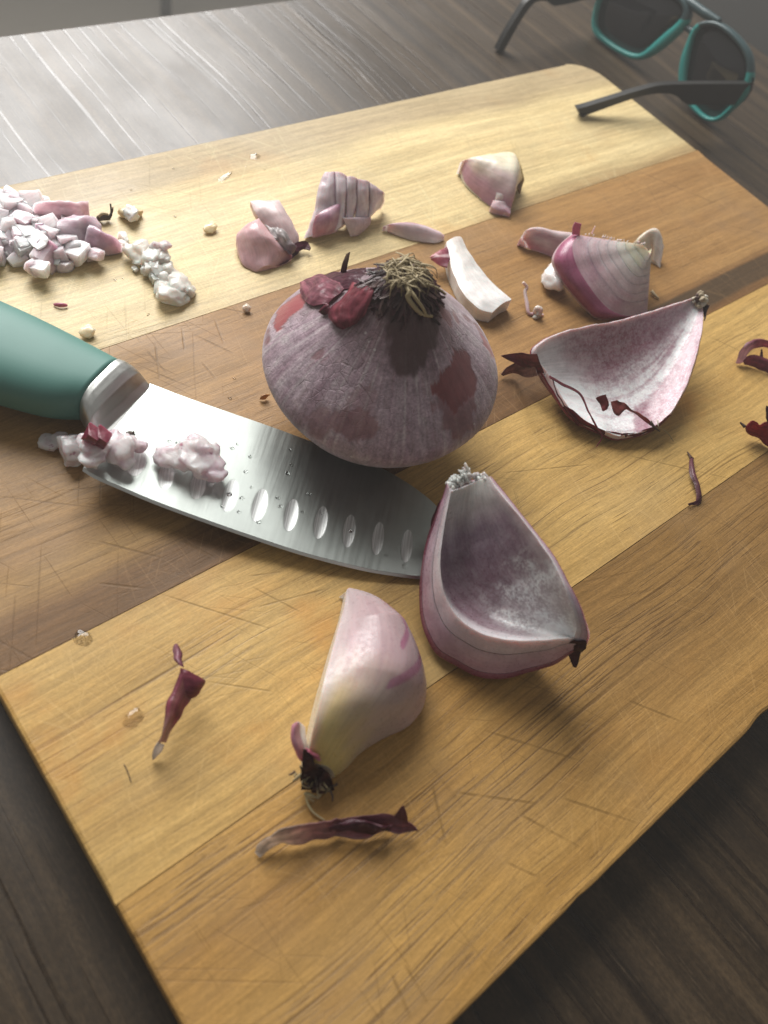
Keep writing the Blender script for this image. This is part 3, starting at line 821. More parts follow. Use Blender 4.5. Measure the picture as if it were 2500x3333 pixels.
def mush_mat(name, c0, c1, c2, k2):
    m = M(name, Roughness=0.18)
    ob = m.obj()
    n1 = m.noise(ob, 190, 3, 0.6); n2 = m.noise(m.map(ob, loc=(0.3, 0.1, 0)), 320, 3, 0.6)
    c = m.mix(m.step(n1, 0.40, 0.62), c0, c1)
    c = m.mix(m.step(n2, 0.62, 0.70, 0, k2), c, c2)
    m.set('Base Color', c)
    m.set('Transmission Weight', 0.30)
    m.set('IOR', 1.36)
    m.set('Subsurface Weight', 0.8)
    m.set('Subsurface Radius', (1.0, 0.7, 0.7))
    m.set('Subsurface Scale', 0.005)
    m.set('Normal', m.bump(m.noise(ob, 900, 3, 0.6), 0.35, 0.0006))
    return m
MUSH = mush_mat('minced_onion', (0.76, 0.72, 0.72), (0.64, 0.51, 0.56), (0.42, 0.17, 0.26), 0.7)
WMUSH = mush_mat('minced_white_onion', (0.84, 0.82, 0.76), (0.78, 0.72, 0.66), (0.66, 0.50, 0.52), 0.3)

def dry_mat(name, trans=0.55, rough=0.34):
    m = M(name)
    c = m.attr('col').outputs['Color']
    u = m.attr('uvw').outputs['Vector']
    st = m.noise(m.map(u, (50, 700, 40)), 1, 3, 0.6)
    sp = m.noise(m.obj(), 420, 3, 0.6)
    f = m.math('MULTIPLY', m.step(st, 0.3, 0.7, 0.62, 1.25), m.step(sp, 0.3, 0.7, 0.8, 1.15))
    cc = m.n('ShaderNodeCombineColor')
    for k in range(3): m.put(cc.inputs[k], f)
    c = m.mix(1.0, c, cc.outputs[0], 'MULTIPLY')
    m.set('Base Color', c)
    m.set('Roughness', rough)
    m.set('Normal', m.bump(m.math('ADD', st, m.math('MULTIPLY', sp, 0.7)), 0.5, 0.0007))
    tr = m.n('ShaderNodeBsdfTranslucent')
    m.put(tr.inputs[0], c)
    mx = m.n('ShaderNodeMixShader')
    mx.inputs[0].default_value = trans
    out = m.nt.nodes['Material Output']
    m.nt.links.new(m.b.outputs[0], mx.inputs[1]); m.nt.links.new(tr.outputs[0], mx.inputs[2])
    m.nt.links.new(mx.outputs[0], out.inputs[0])
    return m
DRY = dry_mat('dry_onion_skin')
FILM = dry_mat('papery_film', trans=0.45, rough=0.25)
ROOT = M('dried_root', Roughness=0.7)
_c = ROOT.attr('col').outputs['Color']
ROOT.set('Base Color', _c)

WHITE = (0.74, 0.70, 0.68); PINK = (0.64, 0.46, 0.47); MAUVE = (0.30, 0.155, 0.20); PURP = (0.34, 0.115, 0.20)
MAROON = (0.105, 0.012, 0.022); DEEP = (0.045, 0.007, 0.010); YEL = (0.72, 0.62, 0.31); LILAC = (0.50, 0.37, 0.42)
STRAW = (0.34, 0.27, 0.145); BROWN = (0.055, 0.032, 0.022)
def mixc(a, b, k):
    k = min(1, max(0, k))
    return tuple(x*(1-k)+y*k for x, y in zip(a, b))
def sm(x, a, b):
    k = min(1, max(0, (x-a)/(b-a)))
    return k*k*(3-2*k)
def grad(stops, x):
    for (p, c), (q, d) in zip(stops, stops[1:]):
        if x <= q:
            return mixc(c, d, (x-p)/(q-p))
    return stops[-1][1]

def solo(name, g, mats, label, cat, group=None, smooth=True):
    return mk(name, g, mats, None, None, smooth, label, cat, group)

# ------------------------------------------------------------------ the whole onion
def whole_onion():
    OC = np.array((0.13510, 0.14930, 0.04262)); OX = np.array((0.99776, -0.00000, 0.06685)); OY = np.array((-0.00167, 0.99969, 0.02488)); OA = np.array((-0.06683, -0.02494, 0.99745)); RE = 0.0339
    prof = [(0.0001, 0, -0.780), (0.2200, 0, -0.770), (0.4400, 0, -0.720), (0.6450, 0, -0.600), (0.8300, 0, -0.420), (0.9950, 0, -0.180), (1.0850, 0, 0.050), (0.9450, 0, 0.280), (0.7350, 0, 0.480), (0.5350, 0, 0.660), (0.3800, 0, 0.820), (0.2720, 0, 0.950), (0.1950, 0, 1.060), (0.1400, 0, 1.120), (0.075, 0, 1.135), (0.0001, 0, 1.138)]
    npf, na = 190, 300
    pr = cr(prof, npf)
    patches = [   # bare red skin: list of (centre, radius mm, strength)
        ((0.11678, 0.17480, 0.05247), 6.0, 1.0), ((0.11344, 0.17278, 0.05151), 4.5, 1.0), ((0.11893, 0.17321, 0.05498), 5.0, 1.0), ((0.10823, 0.17277, 0.04619), 1.6, .8), ((0.10685, 0.17090, 0.04638), 1.6, .8),
        ((0.14319, 0.12709, 0.06003), 5.2, .95), ((0.14235, 0.12423, 0.05760), 5.6, .95), ((0.13736, 0.12287, 0.05717), 6.4, .95), ((0.13878, 0.11890, 0.05327), 5.6, .62), ((0.13500, 0.11780, 0.05203), 5.6, .6), ((0.13855, 0.11637, 0.05010), 4.4, .55), ((0.13300, 0.12048, 0.05469), 4.0, .5),
        ((0.16171, 0.13425, 0.05453), 3.8, 1), ((0.16415, 0.13308, 0.05165), 3.8, 1), ((0.16631, 0.13235, 0.04878), 2.4, 1), ((0.16246, 0.13900, 0.05596), 2.2, .9), ((0.15747, 0.14109, 0.06030), 2.0, .9), ((0.14441, 0.13902, 0.06892), 2.6, .8), ((0.14214, 0.14001, 0.07116), 2.6, .8), ((0.14830, 0.13875, 0.06599), 1.8, .8),
        ((0.10799, 0.13054, 0.04929), 5.0, .62), ((0.10993, 0.12842, 0.04939), 3.6, .62), ((0.10632, 0.13291, 0.04877), 3.6, .55), ((0.10150, 0.13737, 0.04518), 3.8, .45), ((0.10310, 0.13685, 0.04705), 3.0, .4), ((0.11207, 0.13305, 0.05481), 4.0, .3), ((0.11220, 0.13018, 0.05278), 3.0, .3), ((0.10963, 0.15049, 0.05758), 2.0, .5)]
    darks = [((0.12963, 0.13961, 0.07390), 6.4), ((0.12804, 0.13762, 0.07012), 6.6), ((0.12654, 0.13515, 0.06666), 5.6), ((0.13133, 0.13502, 0.06855), 5.0), ((0.12522, 0.13336, 0.06436), 4.4), ((0.13431, 0.13832, 0.07317), 5.0), ((0.13219, 0.14071, 0.07619), 6), ((0.12689, 0.14127, 0.07354), 4.0), ((0.13472, 0.13600, 0.07006), 3.5), ((0.12886, 0.13326, 0.06609), 4.0)]  # neck's shadow painted into the skin colour, partly bare maroon skin
    V = []; C = []; U = []
    for i in range(npf+1):
        r, _, z = pr[i]
        for j in range(na):
            a = 2*math.pi*j/na
            ca, sa = math.cos(a), math.sin(a)
            d = OX*ca+OY*sa
            lob = 1+0.012*fbm(ca*1.4+3, sa*1.4, z*1.0, 2)+0.0020*noise.noise((ca*20, sa*20, z*1.1))*sm(z, -0.5, 0.3)+0.0022*noise.noise((ca*55, sa*55, z*1.6))
            neck = sm(z, 0.70, 1.05)
            rr = r*(lob+neck*0.07*noise.noise((ca*7, sa*7, z*2.5)))
            p = OC+d*rr*RE+OA*z*RE
            V.append(p)
            n1 = fbm(ca*9, sa*9, z*2.2, 3); n2 = fbm(ca*30, sa*30, z*3.0, 2); n3 = fbm(p[0]*210, p[1]*210, p[2]*210, 3)
            base = mixc((0.255, 0.160, 0.200), (0.42, 0.335, 0.375), 0.5+0.45*n1+0.34*n2)
            base = mixc(base, (0.125, 0.060, 0.075), 0.55*sm(z+0.15*n1, 0.35, 0.85))
            base = mixc(base, (0.18, 0.10, 0.105), 0.5*sm(n2+0.4*n3, 0.25, 0.8))
            base = mixc(base, (0.46, 0.40, 0.41), 0.35*sm(n3+0.3*n1, 0.25, 0.8))
            base = mixc(base, (0.47, 0.41, 0.42), 0.65*sm(noise.noise((ca*34, sa*34, z*0.9))+0.3*n3, 0.22, 0.55))
            base = mixc(base, (0.16, 0.095, 0.105), 0.5*sm(fbm(ca*3+7, sa*3, z*1.2, 3), 0.05, 0.6))
            red = 0.0
            for (c, rad, st) in patches:
                dd = math.dist(p, c)*1000
                if dd < rad*2:
                    red = max(red, st*sm(rad-dd+1.9*n3+1.3*n2+0.8*n1, -0.5, 0.7))
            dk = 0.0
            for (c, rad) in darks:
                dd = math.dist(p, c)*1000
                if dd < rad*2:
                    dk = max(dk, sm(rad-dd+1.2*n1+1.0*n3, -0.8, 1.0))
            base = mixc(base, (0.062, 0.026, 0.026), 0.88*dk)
            base = mixc(base, mixc(mixc((0.105, 0.016, 0.020), (0.175, 0.035, 0.038), 0.5+0.5*n3+0.3*n2), (0.30, 0.050, 0.058), sm(red, 0.955, 0.99)*0.8), red)
            base = mixc(base, (0.09, 0.035, 0.042), 0.75*sm(z, 0.93, 1.06))
            C.append(base)
            U.append((z*0.04, a*0.03, max(red, dk*0.7)))
    F = []
    for i in range(npf):
        for j in range(na):
            F.append((i*na+j, i*na+(j+1) % na, (i+1)*na+(j+1) % na, (i+1)*na+j))
    m = M('bloomy_onion_skin')
    c = m.attr('col').outputs['Color']
    u = m.attr('uvw').outputs['Vector']
    mask = m.sep(u)[2]
    ob = m.obj()
    sp = m.noise(ob, 1500, 3, 0.65)
    mid = m.noise(ob, 420, 4, 0.65)
    stv = m.noise(m.map(u, (60, 1100, 0)), 1, 3, 0.6)
    crack = m.vor(m.map(ob, (330, 330, 330)), 1, 'DISTANCE_TO_EDGE')
    crk = m.math('MULTIPLY', m.step(crack, 0.05, 0.0), m.step(m.noise(ob, 70, 2), 0.52, 0.62))
    inv = m.math('SUBTRACT', 1.0, m.math('MULTIPLY', mask, 0.85))
    f = m.math('MULTIPLY', m.step(sp, 0.3, 0.7, 0.80, 1.18), m.math('MULTIPLY', m.step(mid, 0.3, 0.7, 0.78, 1.20), m.step(stv, 0.3, 0.7, 0.87, 1.11)))
    f = m.math('ADD', m.math('MULTIPLY', f, inv), m.math('MULTIPLY', mask, 0.85))
    cc = m.n('ShaderNodeCombineColor')
    for k in range(3): m.put(cc.inputs[k], f)
    c = m.mix(1.0, c, cc.outputs[0], 'MULTIPLY')
    c = m.mix(m.math('MULTIPLY', crk, m.math('MULTIPLY', inv, 0.28)), c, (0.10, 0.055, 0.06))
    dots = m.vor(m.map(ob, (300, 300, 300)), 1, 'F1')
    dt = m.math('MULTIPLY', m.step(dots, 0.14, 0.08), m.step(m.noise(ob, 55, 2), 0.54, 0.60))
    c = m.mix(m.math('MULTIPLY', dt, 0.7), c, (0.60, 0.56, 0.55))
    m.set('Base Color', c)
    m.set('Roughness', m.math('SUBTRACT', 0.58, m.math('MULTIPLY', mask, 0.22)))
    m.set('Specular IOR Level', 0.35)
    m.set('Sheen Weight', 0.22)
    m.set('Sheen Roughness', 0.5)
    h = m.math('MULTIPLY', m.math('ADD', m.math('MULTIPLY', mid, 0.9), m.math('ADD', m.math('MULTIPLY', sp, 0.5), m.math('ADD', m.math('MULTIPLY', stv, 0.3), m.math('MULTIPLY', crk, -0.8)))), inv)
    m.set('Normal', m.bump(h, 0.38, 0.0006))
    base = (OC[0], OC[1], ZB)
    o = empty('red_onion', base, 'whole red onion with a powdery grey bloom, roots pointing up', 'onion')
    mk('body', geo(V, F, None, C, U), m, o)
    # loose dry skin on the shoulder
    def flap(L, R, seed, c0=(0.25, 0.055, 0.085), c1=(0.115, 0.022, 0.04), bulge=(0, 0, 0.0015)):
        S = surf(L, R, 34, 26, bulge, wob=0.0005, seed=seed)
        for i in range(S.shape[0]):
            for j in range(S.shape[1]):
                q = S[i, j]
                S[i, j] = q+OA*0.0005*noise.noise((q[0]*500, q[1]*500, seed))
        return sheet(S, 0.00022, lambda t, u, s: mixc(c0, c1, 0.5+0.6*fbm(t*3+seed, u*7, 0, 2)+0.5*(t-0.5)))
    mk('skin_flap', flap([(0.12445, 0.18144, 0.05306), (0.11908, 0.17319, 0.05690), (0.11721, 0.16788, 0.05916), (0.11717, 0.16383, 0.06165), (0.11833, 0.16115, 0.06399)], [(0.12718, 0.18021, 0.05506), (0.13053, 0.17943, 0.05616), (0.12692, 0.17084, 0.06208), (0.12522, 0.16542, 0.06583), (0.12331, 0.16101, 0.06796)], 1.0, (0.50, 0.20, 0.25), (0.26, 0.075, 0.11)), DRY, o)
    mk('skin_flap', flap([(0.12590, 0.16105, 0.06975), (0.11983, 0.15843, 0.06709), (0.11616, 0.15789, 0.06461), (0.11473, 0.15383, 0.06432), (0.11539, 0.14988, 0.06535)], [(0.12437, 0.15102, 0.07609), (0.12327, 0.14975, 0.07548), (0.12173, 0.14866, 0.07372), (0.11986, 0.14769, 0.07135), (0.11735, 0.14823, 0.06789)], 4.0, (0.42, 0.10, 0.13), (0.22, 0.045, 0.07)), DRY, o)
    mk('skin_flap', flap([(0.11872, 0.16106, 0.06467), (0.11740, 0.16132, 0.06339), (0.11575, 0.16107, 0.06190)], [(0.11704, 0.15764, 0.06510), (0.11643, 0.15778, 0.06428), (0.11582, 0.15937, 0.06283)], 7.0), DRY, o)
    mk('skin_flap', flap([(0.12975, 0.17911, 0.05571), (0.13273, 0.17687, 0.05811), (0.13442, 0.17177, 0.06223), (0.14014, 0.17089, 0.06229)], [(0.12233, 0.16432, 0.06435), (0.12380, 0.16150, 0.06738), (0.12451, 0.15853, 0.07018), (0.12532, 0.15407, 0.07473)], 9.0, (0.18, 0.05, 0.08), (0.09, 0.022, 0.04)), DRY, o)
    a, b = np.array((0.13158, 0.17214, 0.06151)), np.array((0.13172, 0.17013, 0.06320))
    mk('skin_flap', sheet(surf([a, a+OA*0.004, a+OA*0.0075+OX*0.001], [b, b+OA*0.004, b+OA*0.0085], 10, 4), 0.0002, lambda t, u, s: (0.10, 0.02, 0.035)), DRY, o)
    # torn scraps around the root plate, joined (too many and too small to pick apart)
    rs = random.Random(11)
    gs = []
    for k in range(230):
        a = rs.uniform(0, 2*math.pi)
        d = OX*math.cos(a)+OY*math.sin(a); tv = np.cross(OA, d)
        z0 = rs.uniform(0.93, 1.12); r0 = np.interp(z0, [.95, 1.06, 1.12], [.272, .195, .14])
        ln = rs.uniform(0.03, 0.12); w = rs.uniform(0.006, 0.018)
        p0 = OC+(d*r0+OA*z0)*RE
        dn = d*0.45-OA*0.9
        p1 = p0+RE*(dn*ln*0.5+d*0.035); p2 = p0+RE*(dn*ln+d*rs.uniform(0.03, 0.09)+tv*rs.uniform(-.04, .04))
        cc_ = rs.choice([(0.085, 0.028, 0.038), (0.13, 0.05, 0.062), (0.17, 0.09, 0.095), (0.05, 0.022, 0.022), (0.21, 0.13, 0.12)])
        gs.append(sheet(surf([p0-tv*w*RE, p1-tv*w*RE, p2-tv*w*RE*0.7], [p0+tv*w*RE, p1+tv*w*RE, p2+tv*w*RE*0.5], 4, 2), 0.00022, lambda t, u, s, q=cc_: q))
    g = join(gs)
    mk('torn_skin', g, DRY, o, kind='stuff')
    # root plate and root tuft
    top = np.array((0.12947, 0.14667, 0.08016))
    gs = []
    side = np.array([0.77, -0.60, 0.0])          # the tuft is combed over to one side
    for k in range(95):
        a = rs.uniform(0, 2*math.pi); rr = rs.random()**0.5*0.0050
        p = OC+OA*1.118*RE+(OX*math.cos(a)+OY*math.sin(a))*rr
        w = rs.gauss(0, 0.75)
        dd = np.array([side[0]*math.cos(w)-side[1]*math.sin(w), side[0]*math.sin(w)+side[1]*math.cos(w), 0.0])*rs.choice([1, 1, 1, -1])
        L = rs.uniform(0.0035, 0.0105)
        p = p-dd*L*0.35
        h = rs.uniform(0.0002, 0.0022)
        j = lambda q: np.array([rs.uniform(-1, 1), rs.uniform(-1, 1), rs.uniform(-.4, .4)])*q
        pts = [p+OA*h*0.3, p+dd*L*0.33+OA*h+j(0.0009), p+dd*L*0.68+OA*h*0.8+j(0.0011), p+dd*L-OA*rs.uniform(0.0, 0.0025)+j(0.0008)]
        q = rs.uniform(0.7, 1.1)
        gs.append(tube(pts, [0.00028*q, 0.00033*q, 0.00024*q, 0.00011], 10, 5, [mixc(STRAW, (0.50, 0.42, 0.27), rs.random()), mixc(STRAW, (0.15, 0.11, 0.06), rs.random()*0.8)], 0.6))
    mk('root_tuft', join(gs), ROOT, o, kind='stuff')
    gs = []
    for k in range(70):
        a = rs.uniform(0, 2*math.pi); rr = rs.random()**0.5*0.0056
        p = OC+OA*(1.10)*RE+(OX*math.cos(a)+OY*math.sin(a))*rr
        gs.append(blob(p, (0.0016, 0.0013, 0.0017), k, amp=0.3, n=3, col=rs.choice([BROWN, (0.10, 0.065, 0.04), (0.20, 0.14, 0.085), (0.07, 0.03, 0.035)])))
    mk('root_plate', join(gs), ROOT, o, kind='stuff')
    for (pts, r) in (([(0.12999, 0.14655, 0.08008), (0.12916, 0.14253, 0.07991), (0.12861, 0.14256, 0.07893), (0.12910, 0.14080, 0.07758), (0.13150, 0.13862, 0.07493), (0.13472, 0.13693, 0.07397)], [0.0007, 0.0008, 0.0007, 0.0006, 0.0004]),
                     ([(0.13009, 0.14599, 0.08021), (0.12976, 0.14131, 0.07955), (0.13153, 0.13874, 0.07692), (0.13282, 0.13791, 0.07473)], [0.0006, 0.0005, 0.0004]),
                     ([(0.13429, 0.14354, 0.08044), (0.13630, 0.14159, 0.08045), (0.13830, 0.14029, 0.07952), (0.13979, 0.13882, 0.07848)], [0.0005, 0.0003, 0.0002]),
                     ([(0.13522, 0.14913, 0.08053), (0.13663, 0.15054, 0.08067), (0.13867, 0.15306, 0.08091)], [0.0004, 0.0003, 0.0003]),
                     ([(0.13464, 0.14996, 0.08065), (0.13774, 0.14934, 0.08079), (0.13985, 0.14810, 0.08095)], [0.0004, 0.0004, 0.0003]),
                     ([(0.12810, 0.14748, 0.07999), (0.12643, 0.14675, 0.07973), (0.12591, 0.14639, 0.07895)], [0.0007, 0.0007, 0.0004]),
                     ([(0.12832, 0.14665, 0.08001), (0.12818, 0.14500, 0.07997)], [0.0007, 0.0004])):
        mk('root', tube(pts, r, 26, 6, [(0.40, 0.33, 0.19), (0.33, 0.26, 0.14)]), ROOT, o)
    return o
whole_onion()

# ------------------------------------------------------------------ hollow wedge in front, tipped up on its round back
def front_wedge():
    Li = [(0.11846, 0.09868, 0.04900), (0.11577, 0.09596, 0.04700), (0.11231, 0.09243, 0.04400), (0.10928, 0.08867, 0.04100), (0.10703, 0.08494, 0.03800), (0.10528, 0.08120, 0.03600), (0.10449, 0.07714, 0.03400), (0.10456, 0.07243, 0.03300), (0.10599, 0.06775, 0.03250), (0.10853, 0.06319, 0.03300), (0.11337, 0.05818, 0.03400), (0.11903, 0.05354, 0.03600), (0.12523, 0.04946, 0.03800)]
    Ri = [(0.12951, 0.09623, 0.05200), (0.12787, 0.09110, 0.05300), (0.12671, 0.08395, 0.05400), (0.12637, 0.07729, 0.05400), (0.12593, 0.07142, 0.05350), (0.12572, 0.06608, 0.05250), (0.12491, 0.06080, 0.05100), (0.12495, 0.05642, 0.04800), (0.12558, 0.05263, 0.04400), (0.12587, 0.05060, 0.04100), (0.12545, 0.04941, 0.03800)]
    Lo = [(0.12106, 0.10269, 0.04700), (0.11954, 0.10113, 0.04400), (0.11717, 0.09950, 0.04200), (0.11480, 0.09735, 0.03800), (0.11255, 0.09556, 0.03400), (0.10945, 0.09252, 0.03100), (0.10676, 0.08892, 0.02700), (0.10396, 0.08435, 0.02300), (0.10152, 0.07984, 0.02100), (0.10018, 0.07556, 0.02000), (0.09992, 0.06983, 0.01900), (0.10199, 0.06473, 0.01900), (0.10573, 0.05847, 0.01850), (0.11140, 0.05366, 0.01900), (0.11805, 0.05062, 0.02100), (0.12381, 0.04778, 0.02500), (0.12710, 0.04701, 0.03000), (0.12955, 0.04622, 0.03500)]
    Ro = [(0.13187, 0.09658, 0.05000), (0.13021, 0.08902, 0.05150), (0.12889, 0.08146, 0.05250), (0.12819, 0.07289, 0.05250), (0.12802, 0.06652, 0.05150), (0.12749, 0.05872, 0.04900), (0.12767, 0.05388, 0.04650), (0.12796, 0.04952, 0.04300), (0.12904, 0.04706, 0.03900), (0.12962, 0.04618, 0.03500)]
    nt, nu = 90, 44
    Si = surf(Li, Ri, nt, nu, (0.004, 0.008, -0.0175), [0.25, 0.75, 1, 1, 0.9, 0.55, 0.12], wob=0.00018)
    So = surf(Lo, Ro, nt, nu, (0.006, 0.011, -0.0215), [0.3, 0.8, 1, 1, 0.85, 0.5, 0.12], wob=0.00015)
    So[..., 2] = np.maximum(So[..., 2], ZB+0.0003)
    base = tuple(So.reshape(-1, 3).mean(0)[:2])+(ZB,)
    o = empty('onion_wedge', base, 'hollow red onion wedge tipped up beside the knife tip, frosted purple hollow', 'onion piece')
    def inner(t, u, s):
        n = 0.6*fbm(t*2.2, u*13, 1, 3); n2 = fbm(t*7, u*7, 3, 3)
        if s == 0:
            c = grad([(0, (0.66, 0.64, 0.60)), (0.13, (0.56, 0.50, 0.49)), (0.26, (0.33, 0.235, 0.30)), (0.52, (0.235, 0.135, 0.175)), (0.68, (0.28, 0.185, 0.22)), (1, (0.58, 0.54, 0.55))], t+0.05*n)
            c = mixc(c, (0.70, 0.66, 0.68), 0.95*sm(0.36-u*2.2+0.10*n, 0.0, 0.3))
            fr = sm(t+0.30*(u-0.5)+0.10*n2+0.06*n, 0.56, 0.78)*sm(u, 0.18, 0.5)
            c = mixc(c, (0.62, 0.60, 0.61), 0.5*fr)
            c = mixc(c, (0.76, 0.74, 0.74), 0.9*sm(t, 0.82, 0.95))
            return mixc(c, (0.60, 0.52, 0.54), 0.8*sm(u, 0.93, 1.0))+(0.9*min(1, fr*(0.55+0.8*(0.5+n2)))+0.10,)
        if s == 1: return mixc(PURP, LILAC, 0.5+0.5*n)
        return mixc((0.72, 0.64, 0.66), (0.60, 0.46, 0.50), (u if s in (2, 3) else 0.2)+0.25*n2)
    def middle(t, u, s):
        n = fbm(t*9, u*6, 5, 3)
        if s == 1: return mixc(PURP, MAUVE, 0.5+0.5*n)
        if s in (2, 3):
            c = mixc((0.54, 0.39, 0.445), (0.44, 0.25, 0.32), u+0.4*n)
            return mixc(c, (0.22, 0.06, 0.11), 0.8*sm(abs(u-0.93), 0.07, 0.0))
        return mixc(LILAC, PINK, 0.5+0.4*n)
    def outer(t, u, s):
        n = fbm(t*6, u*14, 8, 3)
        if s in (2, 3): return mixc((0.30, 0.10, 0.16), (0.16, 0.02, 0.04), u)
        return mixc((0.17, 0.025, 0.045), (0.10, 0.014, 0.03), 0.5+0.5*n)
    mk('inner_layer', shell(So, Si, inner, f0=0.0, f1=0.37), [MEMB, FLESH, CUT], o)
    mk('middle_layer', shell(So, Si, middle, f0=0.385, f1=0.86), [FLESH, FLESH, CUT], o)
    mk('outer_skin', shell(So, Si, outer, f0=0.87, f1=1.0), [FLESH, FLESH, CUT], o)
    # fibrous cut neck
    rs = random.Random(3)
    gs = []
    for k in range(70):
        f = rs.random()
        a = np.array((0.12113, 0.10042, 0.04600)); b = np.array((0.13044, 0.09625, 0.05000))
        p = a*(1-f)+b*f+np.array([0.0012, 0.0030, -0.0012])*math.sin(math.pi*f)+np.array([rs.uniform(-1, 1), rs.uniform(-1, 1), rs.uniform(-1, 0.5)])*0.0011
        hgt = rs.uniform(0.0008, 0.0020)+0.0020*sm(f, 0.35, 0.6)*sm(1-f, 0.05, 0.3)*rs.random()
        gs.append(blob(p+np.array([0.0001, 0.0007, 0.0003])*hgt*400, (rs.uniform(0.0010, 0.0020), hgt*1.3, rs.uniform(0.0008, 0.0016)), k, (rs.uniform(0, 0.9), rs.uniform(-.5, .5), rs.uniform(-.9, .7)), 0.3, 0.7, 2, rs.choice([(0.66, 0.63, 0.58), (0.58, 0.55, 0.52), (0.46, 0.42, 0.41), (0.70, 0.68, 0.63)])))
    mk('neck_fibres', join(gs), FLESH, o, kind='stuff')
    # torn dry skin at the root corner and along the left edge
    S = surf([(0.12517, 0.04914, 0.03800), (0.12505, 0.04905, 0.03500), (0.12580, 0.04845, 0.03100)], [(0.12860, 0.04619, 0.03700), (0.12916, 0.04564, 0.03400), (0.12930, 0.04577, 0.03100)], 12, 10, wob=0.0008)
    mk('dry_skin', sheet(S, 0.0003, lambda t, u, s: (0.085, 0.018, 0.03)), DRY, o)
    S = surf([(0.12641, 0.04851, 0.03100), (0.12700, 0.04651, 0.02800), (0.12797, 0.04443, 0.02500)], [(0.12971, 0.04643, 0.03100), (0.12933, 0.04503, 0.02800), (0.12850, 0.04387, 0.02500)], 12, 6, wob=0.0005)
    mk('dry_skin', sheet(S, 0.0003, lambda t, u, s: (0.075, 0.014, 0.026)), DRY, o)
    S = surf([(0.12066, 0.10161, 0.04000), (0.11971, 0.10139, 0.03700), (0.11838, 0.10031, 0.03400), (0.11696, 0.09849, 0.03200)], [(0.11946, 0.09974, 0.04000), (0.11789, 0.09834, 0.03700), (0.11732, 0.09785, 0.03400), (0.11732, 0.09777, 0.03200)], 14, 5, wob=0.0004)
    mk('dry_skin', sheet(S, 0.0003, lambda t, u, s: (0.10, 0.02, 0.03)), DRY, o)
front_wedge()

